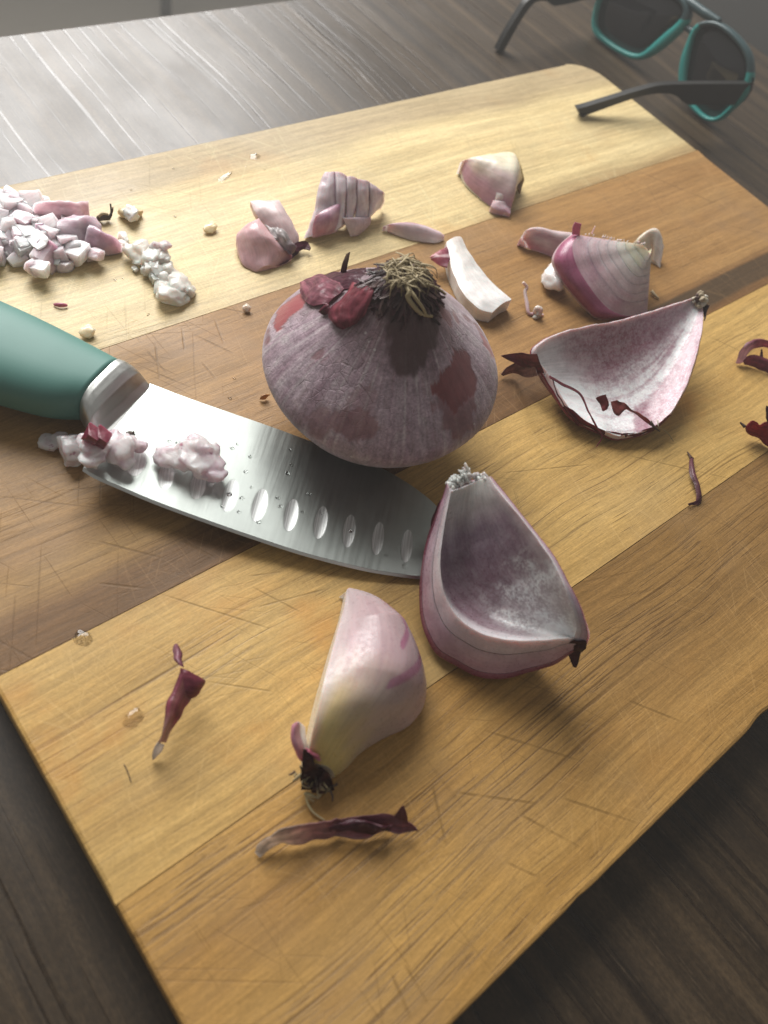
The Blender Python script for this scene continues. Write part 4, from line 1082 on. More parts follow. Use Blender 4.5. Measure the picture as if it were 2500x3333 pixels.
# ------------------------------------------------------------------ pale peeled wedge with its root end
def pale_wedge():
    L = [(0.08868, 0.09865, 0.02200), (0.08342, 0.09383, 0.02600), (0.07575, 0.08774, 0.03050), (0.06951, 0.08268, 0.03350), (0.06372, 0.07790, 0.03550), (0.05917, 0.07384, 0.03600), (0.05582, 0.07071, 0.03500), (0.05299, 0.06795, 0.03250), (0.05126, 0.06605, 0.02900), (0.05071, 0.06427, 0.02500)]
    R = [(0.08974, 0.09864, 0.02100), (0.09296, 0.09440, 0.02050), (0.09502, 0.08850, 0.02050), (0.09565, 0.08171, 0.02100), (0.09516, 0.07603, 0.02100), (0.09357, 0.07042, 0.02150), (0.09112, 0.06553, 0.02200), (0.08868, 0.06242, 0.02200), (0.08622, 0.06011, 0.02100), (0.08300, 0.05879, 0.02000), (0.07894, 0.05830, 0.01900), (0.07301, 0.05945, 0.01800), (0.06808, 0.06000, 0.01800), (0.06400, 0.05972, 0.01800), (0.06023, 0.05888, 0.01800), (0.05616, 0.05872, 0.01800)]
    nt, nu = 110, 64
    So = surf(L, R, nt, nu, (0.003, -0.0015, 0.0085), [0.1, 0.6, 1, 1, 1, 0.8, 0.45, 0.3], wob=0.0001)
    Lb = [(x, y, ZB+0.0004) for (x, y, z) in cr(L, 30)]
    Rb = [(x-0.002, y+0.001, ZB+0.0004) for (x, y, z) in cr(R, 30)]
    Si = surf(Lb, Rb, nt, nu)
    base = tuple(So.reshape(-1, 3).mean(0)[:2])+(ZB,)
    o = empty('onion_wedge', base, 'pale pink peeled onion wedge with a yellow root end, nearest to the camera', 'onion piece')
    def streak(t, u, pts, w):
        best = 9
        for (a, b), (c, d) in zip(pts, pts[1:]):
            vx, vy = c-a, (d-b)
            k = min(1, max(0, ((t-a)*vx+(u-b)*vy)/(vx*vx+vy*vy)))
            best = min(best, math.hypot(t-a-k*vx, (u-b-k*vy)))
        return sm(best, w, w*0.55)
    def col(t, u, s):
        n = fbm(t*2.2, u*22, 2, 3); n2 = fbm(t*4, u*4, 6, 3)
        if s == 1:
            c = grad([(0, (0.47, 0.385, 0.385)), (0.14, (0.43, 0.325, 0.335)), (0.45, (0.425, 0.30, 0.315)), (0.66, (0.47, 0.365, 0.315)), (0.84, (0.62, 0.49, 0.21)), (1, (0.62, 0.47, 0.16))], t+0.04*n2-0.22*(u-0.25))
            c = mixc(c, (0.36, 0.22, 0.25), 0.5*sm(n+0.4*n2, 0.1, 0.8)*sm(0.75-t, 0, 0.3))
            c = mixc(c, (0.52, 0.45, 0.44), 0.6*sm(0.12-u, 0, 0.1))
            s1 = streak(t, u, [(0.20, 0.62), (0.28, 0.685), (0.36, 0.655), (0.445, 0.53)], 0.028)
            s2 = streak(t, u, [(0.36, 0.86), (0.43, 0.84), (0.50, 0.74), (0.57, 0.60), (0.62, 0.48)], 0.030)
            c = mixc(c, (0.33, 0.12, 0.20), 0.85*s1)
            return mixc(c, (0.34, 0.13, 0.21), 0.8*s2)
        return mixc((0.70, 0.65, 0.60), (0.68, 0.60, 0.45), t+0.3*n2)
    mk('flesh', shell(So, Si, col), [PALE, PALE, CUT], o)
    # dark torn skin at the root end, in shards
    rs = random.Random(5)
    for (poly, c) in (([(0.05020, 0.06716, 0.02900), (0.04897, 0.06424, 0.02500), (0.04909, 0.06204, 0.02300)], [(0.05095, 0.06706, 0.02900), (0.05217, 0.06275, 0.02700), (0.05337, 0.06059, 0.02400)]),) if False else ():
        pass
    def shard(L, R, c, seed, th=0.0003):
        return sheet(surf(L, R, 14, 10, wob=0.0009, seed=seed), th, lambda t, u, s: mixc(c, tuple(q*0.5 for q in c), 0.5+0.6*fbm(t*4+seed, u*4, 0, 2)))
    mk('dry_skin', shard([(0.04982, 0.06703, 0.03000), (0.04907, 0.06505, 0.02700), (0.04860, 0.06364, 0.02400)], [(0.05059, 0.06651, 0.03000), (0.05136, 0.06274, 0.02800), (0.05301, 0.06048, 0.02500)], (0.075, 0.018, 0.022), 1), DRY, o)
    mk('dry_skin', shard([(0.04912, 0.06409, 0.02400), (0.04801, 0.06266, 0.02100), (0.04762, 0.06109, 0.01800)], [(0.05280, 0.06164, 0.02500), (0.05369, 0.05883, 0.02200), (0.05477, 0.05608, 0.01800)], (0.065, 0.014, 0.018), 2), DRY, o)
    mk('dry_skin', shard([(0.05302, 0.06108, 0.02500), (0.05162, 0.06065, 0.02200), (0.04942, 0.05912, 0.01900)], [(0.05356, 0.05863, 0.02400), (0.05454, 0.05737, 0.02100), (0.05461, 0.05628, 0.01800)], (0.10, 0.028, 0.028), 3), DRY, o)
    S = surf([(0.05087, 0.07259, 0.03300), (0.04986, 0.07105, 0.03200), (0.04910, 0.06873, 0.03000), (0.04918, 0.06555, 0.02600)], [(0.05198, 0.07227, 0.03300), (0.05132, 0.07048, 0.03100), (0.05097, 0.06827, 0.02900), (0.05126, 0.06637, 0.02600)], 20, 8, (-0.001, 0, 0.001), wob=0.0002)
    mk('curled_petal', sheet(S, 0.0009, lambda t, u, s: mixc((0.40, 0.13, 0.20), (0.56, 0.33, 0.36), u)), FLESH, o)
    S = surf([(0.05198, 0.07227, 0.03300), (0.05132, 0.07048, 0.03100), (0.05097, 0.06827, 0.02900), (0.05107, 0.06650, 0.02600)], [(0.05379, 0.07150, 0.02800), (0.05291, 0.06982, 0.02800), (0.05244, 0.06806, 0.02700), (0.05218, 0.06695, 0.02500)], 20, 6, wob=0.0002)
    mk('curled_petal', sheet(S, 0.0007, lambda t, u, s: (0.66, 0.60, 0.60)), FLESH, o)
    S = surf([(0.05075, 0.06679, 0.02900), (0.05115, 0.06448, 0.02800), (0.05189, 0.06294, 0.02700)], [(0.05090, 0.06550, 0.03000), (0.05187, 0.06402, 0.02900), (0.05250, 0.06293, 0.02700)], 12, 5, wob=0.0008, seed=3)
    mk('torn_edge', sheet(S, 0.0006, lambda t, u, s: (0.36, 0.10, 0.15)), FLESH, o)
    gs = []
    A = np.array((0.04919, 0.06383, 0.02000)); B = np.array((0.05371, 0.05772, 0.01800))
    for k in range(60):
        f = rs.random()
        p = A*(1-f)+B*f+np.array([rs.uniform(-1, 1), rs.uniform(-1, 1), rs.uniform(0, 1.6)])*0.0016
        d = np.array([rs.uniform(-1, 0.5), rs.uniform(-1, 0.2), rs.uniform(-0.4, 0.4)]); d /= np.linalg.norm(d)
        L_ = rs.uniform(0.001, 0.0035)
        q = [p, p+d*L_*0.5+np.array([rs.uniform(-1, 1), rs.uniform(-1, 1), rs.uniform(-1, 1)])*0.0005, p+d*L_]
        q = [np.array([w[0], w[1], max(w[2], ZB+0.0003)]) for w in q]
        gs.append(tube(q, [0.0003, 0.00028, 0.00018], 5, 5, rs.choice([BROWN, (0.08, 0.05, 0.03), (0.20, 0.16, 0.085), STRAW])))
    mk('root_tuft', join(gs), ROOT, o, kind='stuff')
    for (pts, r) in (([(0.04780, 0.05954, 0.01800), (0.04710, 0.05754, 0.01760), (0.04701, 0.05552, 0.01720), (0.04762, 0.05362, 0.01680), (0.04847, 0.05191, 0.01650)], [0.0003, 0.0003, 0.0002]),
                     ([(0.04804, 0.05942, 0.01850), (0.04879, 0.05809, 0.01850), (0.05019, 0.05699, 0.01700)], [0.0005, 0.0004, 0.0003]), ([(0.04772, 0.05984, 0.01850), (0.04803, 0.05837, 0.01800), (0.04870, 0.05710, 0.01700)], [0.0005, 0.0004, 0.0003]), ([(0.05140, 0.05807, 0.01800), (0.05045, 0.05723, 0.01760), (0.04962, 0.05744, 0.01720)], [0.0004, 0.0004, 0.0003])):
        mk('root', tube(pts, r, 18, 6, [(0.42, 0.36, 0.19), (0.46, 0.40, 0.24)]), ROOT, o)
pale_wedge()

# ------------------------------------------------------------------ frosted cup lying right of the whole onion
def right_cup():
    L = [(0.27773, 0.12526, 0.03800), (0.26984, 0.12597, 0.03800), (0.26192, 0.12697, 0.03800), (0.24801, 0.12885, 0.03750), (0.23523, 0.13119, 0.03700), (0.22455, 0.13474, 0.03600), (0.21391, 0.13772, 0.03450), (0.20633, 0.13876, 0.03300), (0.20128, 0.13847, 0.03150), (0.20060, 0.13619, 0.02950), (0.20108, 0.13007, 0.02700)]
    R = [(0.27826, 0.12212, 0.03700), (0.27246, 0.11635, 0.03600), (0.26418, 0.11001, 0.03400), (0.25358, 0.10322, 0.03100), (0.24450, 0.09808, 0.02800), (0.23558, 0.09456, 0.02550), (0.22953, 0.09348, 0.02350), (0.22446, 0.09353, 0.02200), (0.21704, 0.09539, 0.02100), (0.21123, 0.09799, 0.02050), (0.20754, 0.10218, 0.02100), (0.20386, 0.10726, 0.02150), (0.20092, 0.11239, 0.02250), (0.20054, 0.11846, 0.02400), (0.20112, 0.12455, 0.02550), (0.20108, 0.12960, 0.02700)]
    nt, nu = 110, 56
    Si = surf(L, R, nt, nu, (0.0045, 0.002, -0.0075), [0.1, 0.55, 0.9, 1, 1, 0.8, 0.3], wob=0.00022)
    n = np.cross(np.gradient(Si, axis=0), np.gradient(Si, axis=1)); n /= np.linalg.norm(n, axis=2, keepdims=True)+1e-12
    if n[nt//2, nu//2, 2] > 0: n = -n
    tprof = np.interp(np.linspace(0, 1, nt+1), [0, 0.12, 0.3, 1], [0.5, 0.9, 1, 1])[:, None, None]
    dirn = np.array([0.35, 0.25, -0.9])
    So = Si+(0.55*n+0.45*dirn)*0.0030*tprof
    lift = ZB+0.0003-So[..., 2].min()
    base = tuple(So.reshape(-1, 3).mean(0)[:2])+(ZB,)
    So[..., 2] = np.maximum(So[..., 2], ZB+0.0003); Si[..., 2] = np.maximum(Si[..., 2], ZB+0.0012)
    o = empty('onion_wedge', base, 'hollow onion cup with torn dark skin shreds right of the whole onion', 'onion piece')
    def inner(t, u, s):
        n = 0.6*fbm(t*1.6, u*12, 4, 3); n2 = fbm(t*6, u*6, 9, 3)
        if s == 0:
            c = grad([(0, (0.50, 0.45, 0.44)), (0.10, (0.46, 0.32, 0.37)), (0.30, (0.36, 0.18, 0.235)), (0.60, (0.32, 0.145, 0.195)), (0.80, (0.70, 0.63, 0.65)), (1, (0.78, 0.75, 0.75))], t+0.05*n2)
            c = mixc(c, (0.27, 0.10, 0.125), 0.6*sm(0.42-u+0.08*n, 0.0, 0.2)*sm(t, 0.3, 0.5)*sm(0.8-t, 0, 0.1))
            fr = sm(u+0.10*n+0.06*n2, 0.34, 0.62)*sm(0.80-u+0.5*sm(t, .55, .7), 0, 0.1)
            c = mixc(c, (0.76, 0.72, 0.74), 0.85*fr*sm(n+0.45, 0.0, 0.4))
            al = 0.85*fr*sm(n+0.45, 0.0, 0.4)+0.22
            c = mixc(c, (0.80, 0.77, 0.78), 0.95*sm(t, 0.66, 0.84)*sm(u, 0.2, 0.55))
            c = mixc(c, (0.50, 0.30, 0.36), 0.75*sm(u, 0.66, 0.80)*sm(0.52-t, 0, 0.1))
            return mixc(c, (0.62, 0.55, 0.56), 0.7*sm(0.05-u, 0, 0.05))+(al,)
        if s == 1: return mixc((0.15, 0.018, 0.035), (0.085, 0.01, 0.02), 0.5+0.5*n)
        return mixc((0.66, 0.60, 0.61), (0.52, 0.38, 0.42), 0.4+0.5*n2)
    mk('flesh', shell(So, Si, inner, f0=0.0, f1=0.72), [MEMB, FLESH, CUT], o)
    mk('outer_skin', shell(So, Si, lambda t, u, s: mixc((0.24, 0.03, 0.055), (0.14, 0.016, 0.03), 0.5+0.6*fbm(t*5, u*12, 2, 2)), f0=0.76, f1=1.0), [FLESH, FLESH, FLESH], o)
    def shard(L, R, c, seed, nt=16, nu=8, wob=0.0007):
        return sheet(surf(L, R, nt, nu, wob=wob, seed=seed), 0.0003, lambda t, u, s: mixc(c, tuple(q*0.55 for q in c), 0.5+0.6*fbm(t*4+seed, u*4, 0, 2)))
    mk('dry_skin', shard([(0.19418, 0.13327, 0.03600), (0.19754, 0.13854, 0.03000), (0.19871, 0.14381, 0.02500), (0.19455, 0.14620, 0.02300)], [(0.19556, 0.12819, 0.03100), (0.19742, 0.13242, 0.02600), (0.19894, 0.13810, 0.02300), (0.19641, 0.14472, 0.02200)], (0.25, 0.05, 0.075), 1, wob=0.0003), DRY, o)
    mk('dry_skin', shard([(0.19817, 0.13588, 0.03000), (0.19978, 0.14050, 0.02400), (0.19627, 0.14252, 0.02000), (0.19323, 0.14221, 0.01800)], [(0.19460, 0.12933, 0.02900), (0.19749, 0.13412, 0.02200), (0.19866, 0.14004, 0.01800), (0.19424, 0.14178, 0.01700)], (0.34, 0.16, 0.13), 2, wob=0.0003), DRY, o)
    mk('dry_skin', shard([(0.19680, 0.12620, 0.03100), (0.20019, 0.12289, 0.02900), (0.20408, 0.11873, 0.02800), (0.20515, 0.11458, 0.02700), (0.20342, 0.10961, 0.02600), (0.20202, 0.10409, 0.02500), (0.20337, 0.10033, 0.02200), (0.20080, 0.09876, 0.01900)], [(0.19594, 0.12534, 0.03100), (0.19938, 0.12209, 0.02900), (0.20307, 0.11841, 0.02800), (0.20434, 0.11454, 0.02700), (0.20273, 0.10951, 0.02600), (0.20247, 0.10451, 0.02400), (0.20288, 0.10041, 0.02200), (0.20079, 0.09902, 0.01900)], (0.34, 0.08, 0.11), 3, 30, 3, 0.0003), DRY, o)
    mk('dry_skin', shard([(0.19787, 0.12624, 0.03000), (0.19843, 0.12032, 0.02600), (0.19956, 0.11447, 0.02200), (0.20179, 0.10928, 0.01900)], [(0.19678, 0.12274, 0.02900), (0.19721, 0.11729, 0.02600), (0.19916, 0.11237, 0.02300), (0.20188, 0.10966, 0.02100)], (0.24, 0.045, 0.065), 4), DRY, o)
    mk('dry_skin', shard([(0.19808, 0.11605, 0.02400), (0.20158, 0.10936, 0.02100), (0.20684, 0.10301, 0.01900), (0.21522, 0.09632, 0.01800)], [(0.19889, 0.11559, 0.02500), (0.20196, 0.10911, 0.02300), (0.20722, 0.10280, 0.02100), (0.21417, 0.09645, 0.02100)], (0.26, 0.03, 0.05), 5), DRY, o)
    mk('dry_skin', shard([(0.21209, 0.09754, 0.02000), (0.21879, 0.09446, 0.02000), (0.22680, 0.09304, 0.02100), (0.23466, 0.09364, 0.02400)], [(0.21258, 0.09773, 0.02100), (0.21885, 0.09518, 0.02100), (0.22515, 0.09345, 0.02300), (0.23176, 0.09372, 0.02500)], (0.22, 0.025, 0.045), 6), DRY, o)
    mk('dry_skin', shard([(0.20956, 0.11190, 0.02700), (0.21066, 0.11048, 0.02600), (0.20952, 0.10789, 0.02500)], [(0.21322, 0.11138, 0.02800), (0.21239, 0.10863, 0.02700), (0.21206, 0.10751, 0.02500)], (0.24, 0.04, 0.05), 7, 10, 8, 0.0012), DRY, o)
    mk('dry_skin', shard([(0.21350, 0.10802, 0.02800), (0.21252, 0.10586, 0.02600), (0.21266, 0.10309, 0.02500), (0.21731, 0.10341, 0.02600), (0.22000, 0.09885, 0.02500), (0.22417, 0.09396, 0.02300)], [(0.21446, 0.10730, 0.02900), (0.21635, 0.10566, 0.02800), (0.21728, 0.10381, 0.02800), (0.21839, 0.10145, 0.02700), (0.22077, 0.09752, 0.02600), (0.22446, 0.09444, 0.02400)], (0.36, 0.10, 0.09), 8, 24, 8, 0.0009), DRY, o)
    gs = [tube([(0.22402, 0.09541, 0.02400), (0.22449, 0.09334, 0.02300), (0.22722, 0.09116, 0.02100)], [0.0006, 0.0005, 0.0002], 8, 5, BROWN), tube([(0.22416, 0.09350, 0.02300), (0.23027, 0.09168, 0.02000), (0.23288, 0.08886, 0.01800), (0.23358, 0.08648, 0.01660)], [0.0002, 0.0002, 0.00015], 12, 5, STRAW), tube([(0.22612, 0.09431, 0.02500), (0.22500, 0.09215, 0.02400)], [0.00025, 0.0002], 4, 5, (0.6, 0.55, 0.45))]
    for q in gs: mk('root', q, ROOT, o)
    rs = random.Random(8)
    gs = []
    for k in range(26):
        p = np.array((0.27729, 0.12330, 0.03800))+np.array([rs.uniform(-1, 1), rs.uniform(-1, 1), rs.uniform(-1, 1)])*0.0022
        gs.append(blob(p, (0.0022, 0.0018, 0.002), k, amp=0.35, n=3, col=rs.choice([(0.50, 0.43, 0.30), (0.30, 0.24, 0.16), (0.10, 0.06, 0.05), (0.58, 0.54, 0.46)])))
    mk('root_plate', join(gs), ROOT, o, kind='stuff')
    mk('dry_skin', shard([(0.27849, 0.12202, 0.03700), (0.27748, 0.11937, 0.03600), (0.27357, 0.11594, 0.03500)], [(0.28044, 0.12008, 0.03700), (0.27798, 0.11807, 0.03600), (0.27387, 0.11580, 0.03500)], (0.06, 0.02, 0.03), 9), DRY, o)
    mk('crumb', blob((0.25069, 0.12152, 0.02600), (0.0042, 0.0026, 0.0024), 4, (0, 0, 0.9), amp=0.2, n=4, col=WHITE), FLESH, o)
right_cup()

# ------------------------------------------------------------------ ringed chunk behind it and the slices around it
def ringed_chunk():
    Lo = [(0.25976, 0.17452, 0.03600), (0.25467, 0.17283, 0.03500), (0.25157, 0.16813, 0.03300), (0.25134, 0.16284, 0.03000), (0.25247, 0.15624, 0.02700), (0.25522, 0.15016, 0.02350), (0.25956, 0.14510, 0.02050), (0.26778, 0.14111, 0.01800), (0.27848, 0.13920, 0.01700)]
    Ro = [(0.26052, 0.17802, 0.03400), (0.25469, 0.17799, 0.03000), (0.24897, 0.17515, 0.02700), (0.24836, 0.17094, 0.02400), (0.24934, 0.16574, 0.02150), (0.25125, 0.16010, 0.01900), (0.25297, 0.15320, 0.01700), (0.25657, 0.14604, 0.01600), (0.27796, 0.13951, 0.01600)]
    Li = [(0.27985, 0.15756, 0.03800), (0.28166, 0.15558, 0.03700), (0.28214, 0.15341, 0.03600), (0.28308, 0.15434, 0.03750)]
    Ri = [(0.29208, 0.16314, 0.02800), (0.29597, 0.16317, 0.02500), (0.29709, 0.16144, 0.02300), (0.29903, 0.16244, 0.02400)]
    nt, nu = 60, 16
    So = surf(Lo, Ro, nt, nu, (-0.003, 0.0, 0.0012))
    Si = surf(Li, Ri, nt, nu)
    base = tuple(So.reshape(-1, 3).mean(0)[:2])+(ZB,)
    o = empty('onion_chunk', base, 'cut onion chunk showing purple to yellow rings, behind the hollow cup', 'onion piece')
    fr = [0, 0.13, 0.26, 0.385, 0.51, 0.64, 0.78, 1.0]
    cols = [(0.70, 0.65, 0.42), (0.70, 0.67, 0.50), (0.69, 0.64, 0.56), (0.64, 0.52, 0.52), (0.58, 0.42, 0.44), (0.53, 0.35, 0.39), (0.42, 0.225, 0.28)][::1]
    tt_ = np.linspace(0, 1, nt+1)
    jit = [np.array([(0.012*noise.noise((t*3.0, k*7.3, 1.0))+0.004*noise.noise((t*14, k*5.1, 2.0)) if 0 < k < 7 else 0.0) for t in tt_])[:, None, None] for k in range(8)]
    for k in range(7):
        a, b = fr[k]+jit[k]+(0.0015 if k else 0.0), fr[k+1]+jit[k+1]-0.0015
        def cf(t, u, s, k=k):
            n = fbm(t*5, u*4, k, 3)
            c = cols[k]
            if s == 1 and k == 6:
                return mixc((0.34, 0.105, 0.185), (0.27, 0.075, 0.14), 0.5+0.6*n) if u < 0.86 else (0.55, 0.42, 0.45)
            if s in (2, 3):
                c = mixc(c, mixc(tuple(q*0.84 for q in c), (0.42, 0.22, 0.30), 0.25 if k > 2 else 0), sm(u, 0.72, 0.98))
                if s == 2: c = mixc(c, (0.42, 0.31, 0.36), 0.55*sm(t+0.15*n, 0.5, 0.75))
            return mixc(c, WHITE, 0.2+0.3*n)
        mk('ring', shell(So, Si, cf, f0=a, f1=b), [FLESH, FLESH, CUT], o)
    S = surf([(0.25787, 0.17668, 0.03550), (0.25774, 0.17772, 0.03800), (0.25848, 0.17819, 0.04000)], [(0.26000, 0.17443, 0.03600), (0.26004, 0.17535, 0.03800), (0.26051, 0.17623, 0.04000)], 10, 5)
    mk('skin_tab', sheet(S, 0.0006, lambda t, u, s: (0.31, 0.10, 0.18)), FLESH, o)
    rs = random.Random(2)
    gs = [tube([(0.26619, 0.17306, 0.03600), (0.26589, 0.17304, 0.03800), (0.26529, 0.17275, 0.04000)], [0.0004, 0.0003, 0.0002], 5, 5, PINK)]
    for k in range(26):
        f = rs.random()
        p = np.array((0.26197, 0.17401, 0.03600))*(1-f)+np.array((0.28077, 0.15740, 0.03800))*f
        gs.append(tube([p, p+np.array([rs.uniform(-1, 1), rs.uniform(-1, 1), 1.2])*0.0007], [0.0003, 0.0001], 2, 4, (0.66, 0.55, 0.56)))
    mk('torn_edge', join(gs), FLESH, o, kind='stuff')
    # the slices and crumbs around it: things of their own
    L = [(0.25381, 0.19609, 0.01900), (0.25476, 0.19572, 0.02400), (0.26061, 0.19450, 0.02500), (0.26641, 0.19013, 0.02500), (0.27388, 0.18485, 0.02500)]
    R = [(0.25568, 0.19669, 0.01700), (0.25779, 0.19225, 0.01650), (0.26092, 0.18828, 0.01650), (0.26394, 0.18420, 0.01650), (0.26940, 0.17825, 0.01650)]
    S = surf(L, R, 30, 14, (0, 0, 0.003), [0.4, 1, 1, 1], wob=0.0003)
    S2 = S.copy(); S2[..., 2] = np.maximum(ZB+0.0003, S[..., 2]-0.005)
    solo('onion_slice', shell(S2, S, lambda t, u, s: mixc(mixc((0.62, 0.52, 0.53), (0.47, 0.26, 0.33), sm(u+0.3*fbm(t*3, u*3, 1, 2), 0.4, 0.9)), (0.50, 0.24, 0.33), sm(0.15-t, 0, 0.15))), FLESH, 'lilac onion slice sticking out behind the ringed chunk, on its left', 'onion piece')
    L = [(0.29865, 0.16962, 0.02400), (0.30682, 0.17119, 0.02600), (0.31238, 0.17043, 0.02700), (0.31483, 0.16735, 0.02500), (0.31492, 0.16328, 0.02200)]
    R = [(0.30836, 0.16568, 0.02100), (0.31016, 0.16517, 0.01900), (0.30819, 0.16210, 0.01800), (0.30904, 0.16041, 0.01750), (0.30942, 0.15741, 0.01650)]
    S = surf(L, R, 26, 16, (0.001, 0.001, 0.004), wob=0.0002)
    S2 = S.copy(); S2[..., 2] = np.maximum(ZB+0.0003, S[..., 2]-0.003)
    solo('onion_petal', shell(S2, S, lambda t, u, s: mixc((0.69, 0.65, 0.52), (0.66, 0.60, 0.58), t+0.3*fbm(t*3, u*8, 1, 2))), FLESH, 'small ivory onion petal standing behind the ringed chunk, on its right', 'onion piece')
    solo('onion_chunk', blob((0.25052, 0.17052, 0.01600), (0.0125, 0.0105, 0.0085), 21, (0.2, 0.2, 0.5), amp=0.16, n=8, col=WHITE, col2=(0.70, 0.66, 0.64), top='rest'), DICE, 'small plain white onion chunk left of the ringed chunk', 'onion piece')
    sp = join([tube([(0.23170, 0.17259, 0.02300), (0.23297, 0.17073, 0.02150), (0.23149, 0.16980, 0.02050), (0.22993, 0.16595, 0.01850), (0.22840, 0.16243, 0.01680), (0.23020, 0.16116, 0.01660)], [0.0006, 0.0007, 0.0007, 0.0008, 0.0007, 0.0006], 34, 7, [(0.60, 0.50, 0.46), (0.62, 0.5, 0.5), (0.55, 0.36, 0.40)]),
               blob((0.23122, 0.16023, 0.01760), (0.0040, 0.0032, 0.0062), 3, amp=0.2, n=5, col=(0.66, 0.60, 0.55)), blob((0.22994, 0.15934, 0.01680), (0.003, 0.002, 0.002), 9, amp=0.2, n=3, col=(0.62, 0.56, 0.50)), tube([(0.23165, 0.15925, 0.01650), (0.23417, 0.15914, 0.01650)], [0.0006, 0.0003], 4, 5, (0.6, 0.4, 0.42))])
    solo('onion_sprout', sp, FLESH, 'thin hooked pale onion shred right of the white strip', 'onion shred')
    solo('skin_shred', tube([(0.29111, 0.14779, 0.01740), (0.29123, 0.14560, 0.01700), (0.29207, 0.14344, 0.01650)], [0.0008, 0.0006, 0.0003], 10, 6, [(0.55, 0.46, 0.30), (0.40, 0.32, 0.20)]), ROOT, 'tiny straw coloured root bit on the dark strip right of the ringed chunk', 'root shred')
ringed_chunk()

# ------------------------------------------------------------------ far pieces
def far_piece():
    L = [(0.26113, 0.24551, 0.02200), (0.26669, 0.24308, 0.02500), (0.27464, 0.23998, 0.02700), (0.28279, 0.23710, 0.02800), (0.28396, 0.23309, 0.02700), (0.28286, 0.22675, 0.02300)]
    R = [(0.26426, 0.24718, 0.01900), (0.25993, 0.23864, 0.01750), (0.25958, 0.22731, 0.01680), (0.26178, 0.21818, 0.01660), (0.26553, 0.21376, 0.01680), (0.27276, 0.22029, 0.01750), (0.28331, 0.22619, 0.01850)]
    So = surf(L, R, 46, 30, (-0.001, -0.003, 0.0075), [0.3, 0.9, 1, 1, 0.6, 0.2], wob=0.0003)
    Si = So.copy(); Si[..., 2] = ZB+0.0004
    base = tuple(So.reshape(-1, 3).mean(0)[:2])+(ZB,)
    o = empty('onion_wedge', base, 'ivory onion wedge with a pink rim lying alone nearest the sunglasses', 'onion piece')
    def cf(t, u, s):
        n = fbm(t*3, u*5, 3, 3)
        c = grad([(0, (0.70, 0.64, 0.46)), (0.45, (0.69, 0.63, 0.50)), (0.68, (0.60, 0.48, 0.46)), (0.85, (0.47, 0.28, 0.34)), (1, (0.42, 0.22, 0.30))], u+0.12*n+0.35*sm(0.22-t, 0, 0.22)) if s == 1 else (0.66, 0.60, 0.52)
        return mixc(c, (0.62, 0.48, 0.16), 0.6*sm(t, 0.78, 0.97))
    mk('flesh', shell(So, Si, cf), [CUT, FLESH, CUT], o)
    S = surf([(0.26275, 0.22225, 0.02250), (0.26154, 0.22016, 0.02050)], [(0.26718, 0.21853, 0.02300), (0.26616, 0.21664, 0.02100)], 8, 8, (0, 0, 0.001))
    S2 = S.copy(); S2[..., 2] -= 0.004
    mk('cut_flap', shell(S2, S, lambda t, u, s: (0.64, 0.54, 0.52)), CUT, o)
    S = surf([(0.25996, 0.22008, 0.02050), (0.25769, 0.21809, 0.01900), (0.26198, 0.21411, 0.01800)], [(0.26614, 0.21637, 0.02100), (0.26655, 0.21500, 0.01900), (0.26399, 0.21226, 0.01800)], 10, 8, (0, 0, 0.001), wob=0.0004)
    S2 = S.copy(); S2[..., 2] = np.maximum(ZB+0.0003, S[..., 2]-0.003)
    mk('cut_flap', shell(S2, S, lambda t, u, s: mixc((0.62, 0.50, 0.52), (0.48, 0.27, 0.34), t)), CUT, o)
    S = surf([(0.28573, 0.23403, 0.02600), (0.28436, 0.22898, 0.02400), (0.28473, 0.22630, 0.02000)], [(0.27721, 0.22330, 0.02100), (0.27914, 0.22273, 0.01900), (0.28069, 0.22226, 0.01700)], 10, 6, wob=0.0005)
    mk('root_end', sheet(S, 0.0008, lambda t, u, s: mixc((0.42, 0.28, 0.08), (0.09, 0.045, 0.02), u+0.3*t)), ROOT, o)

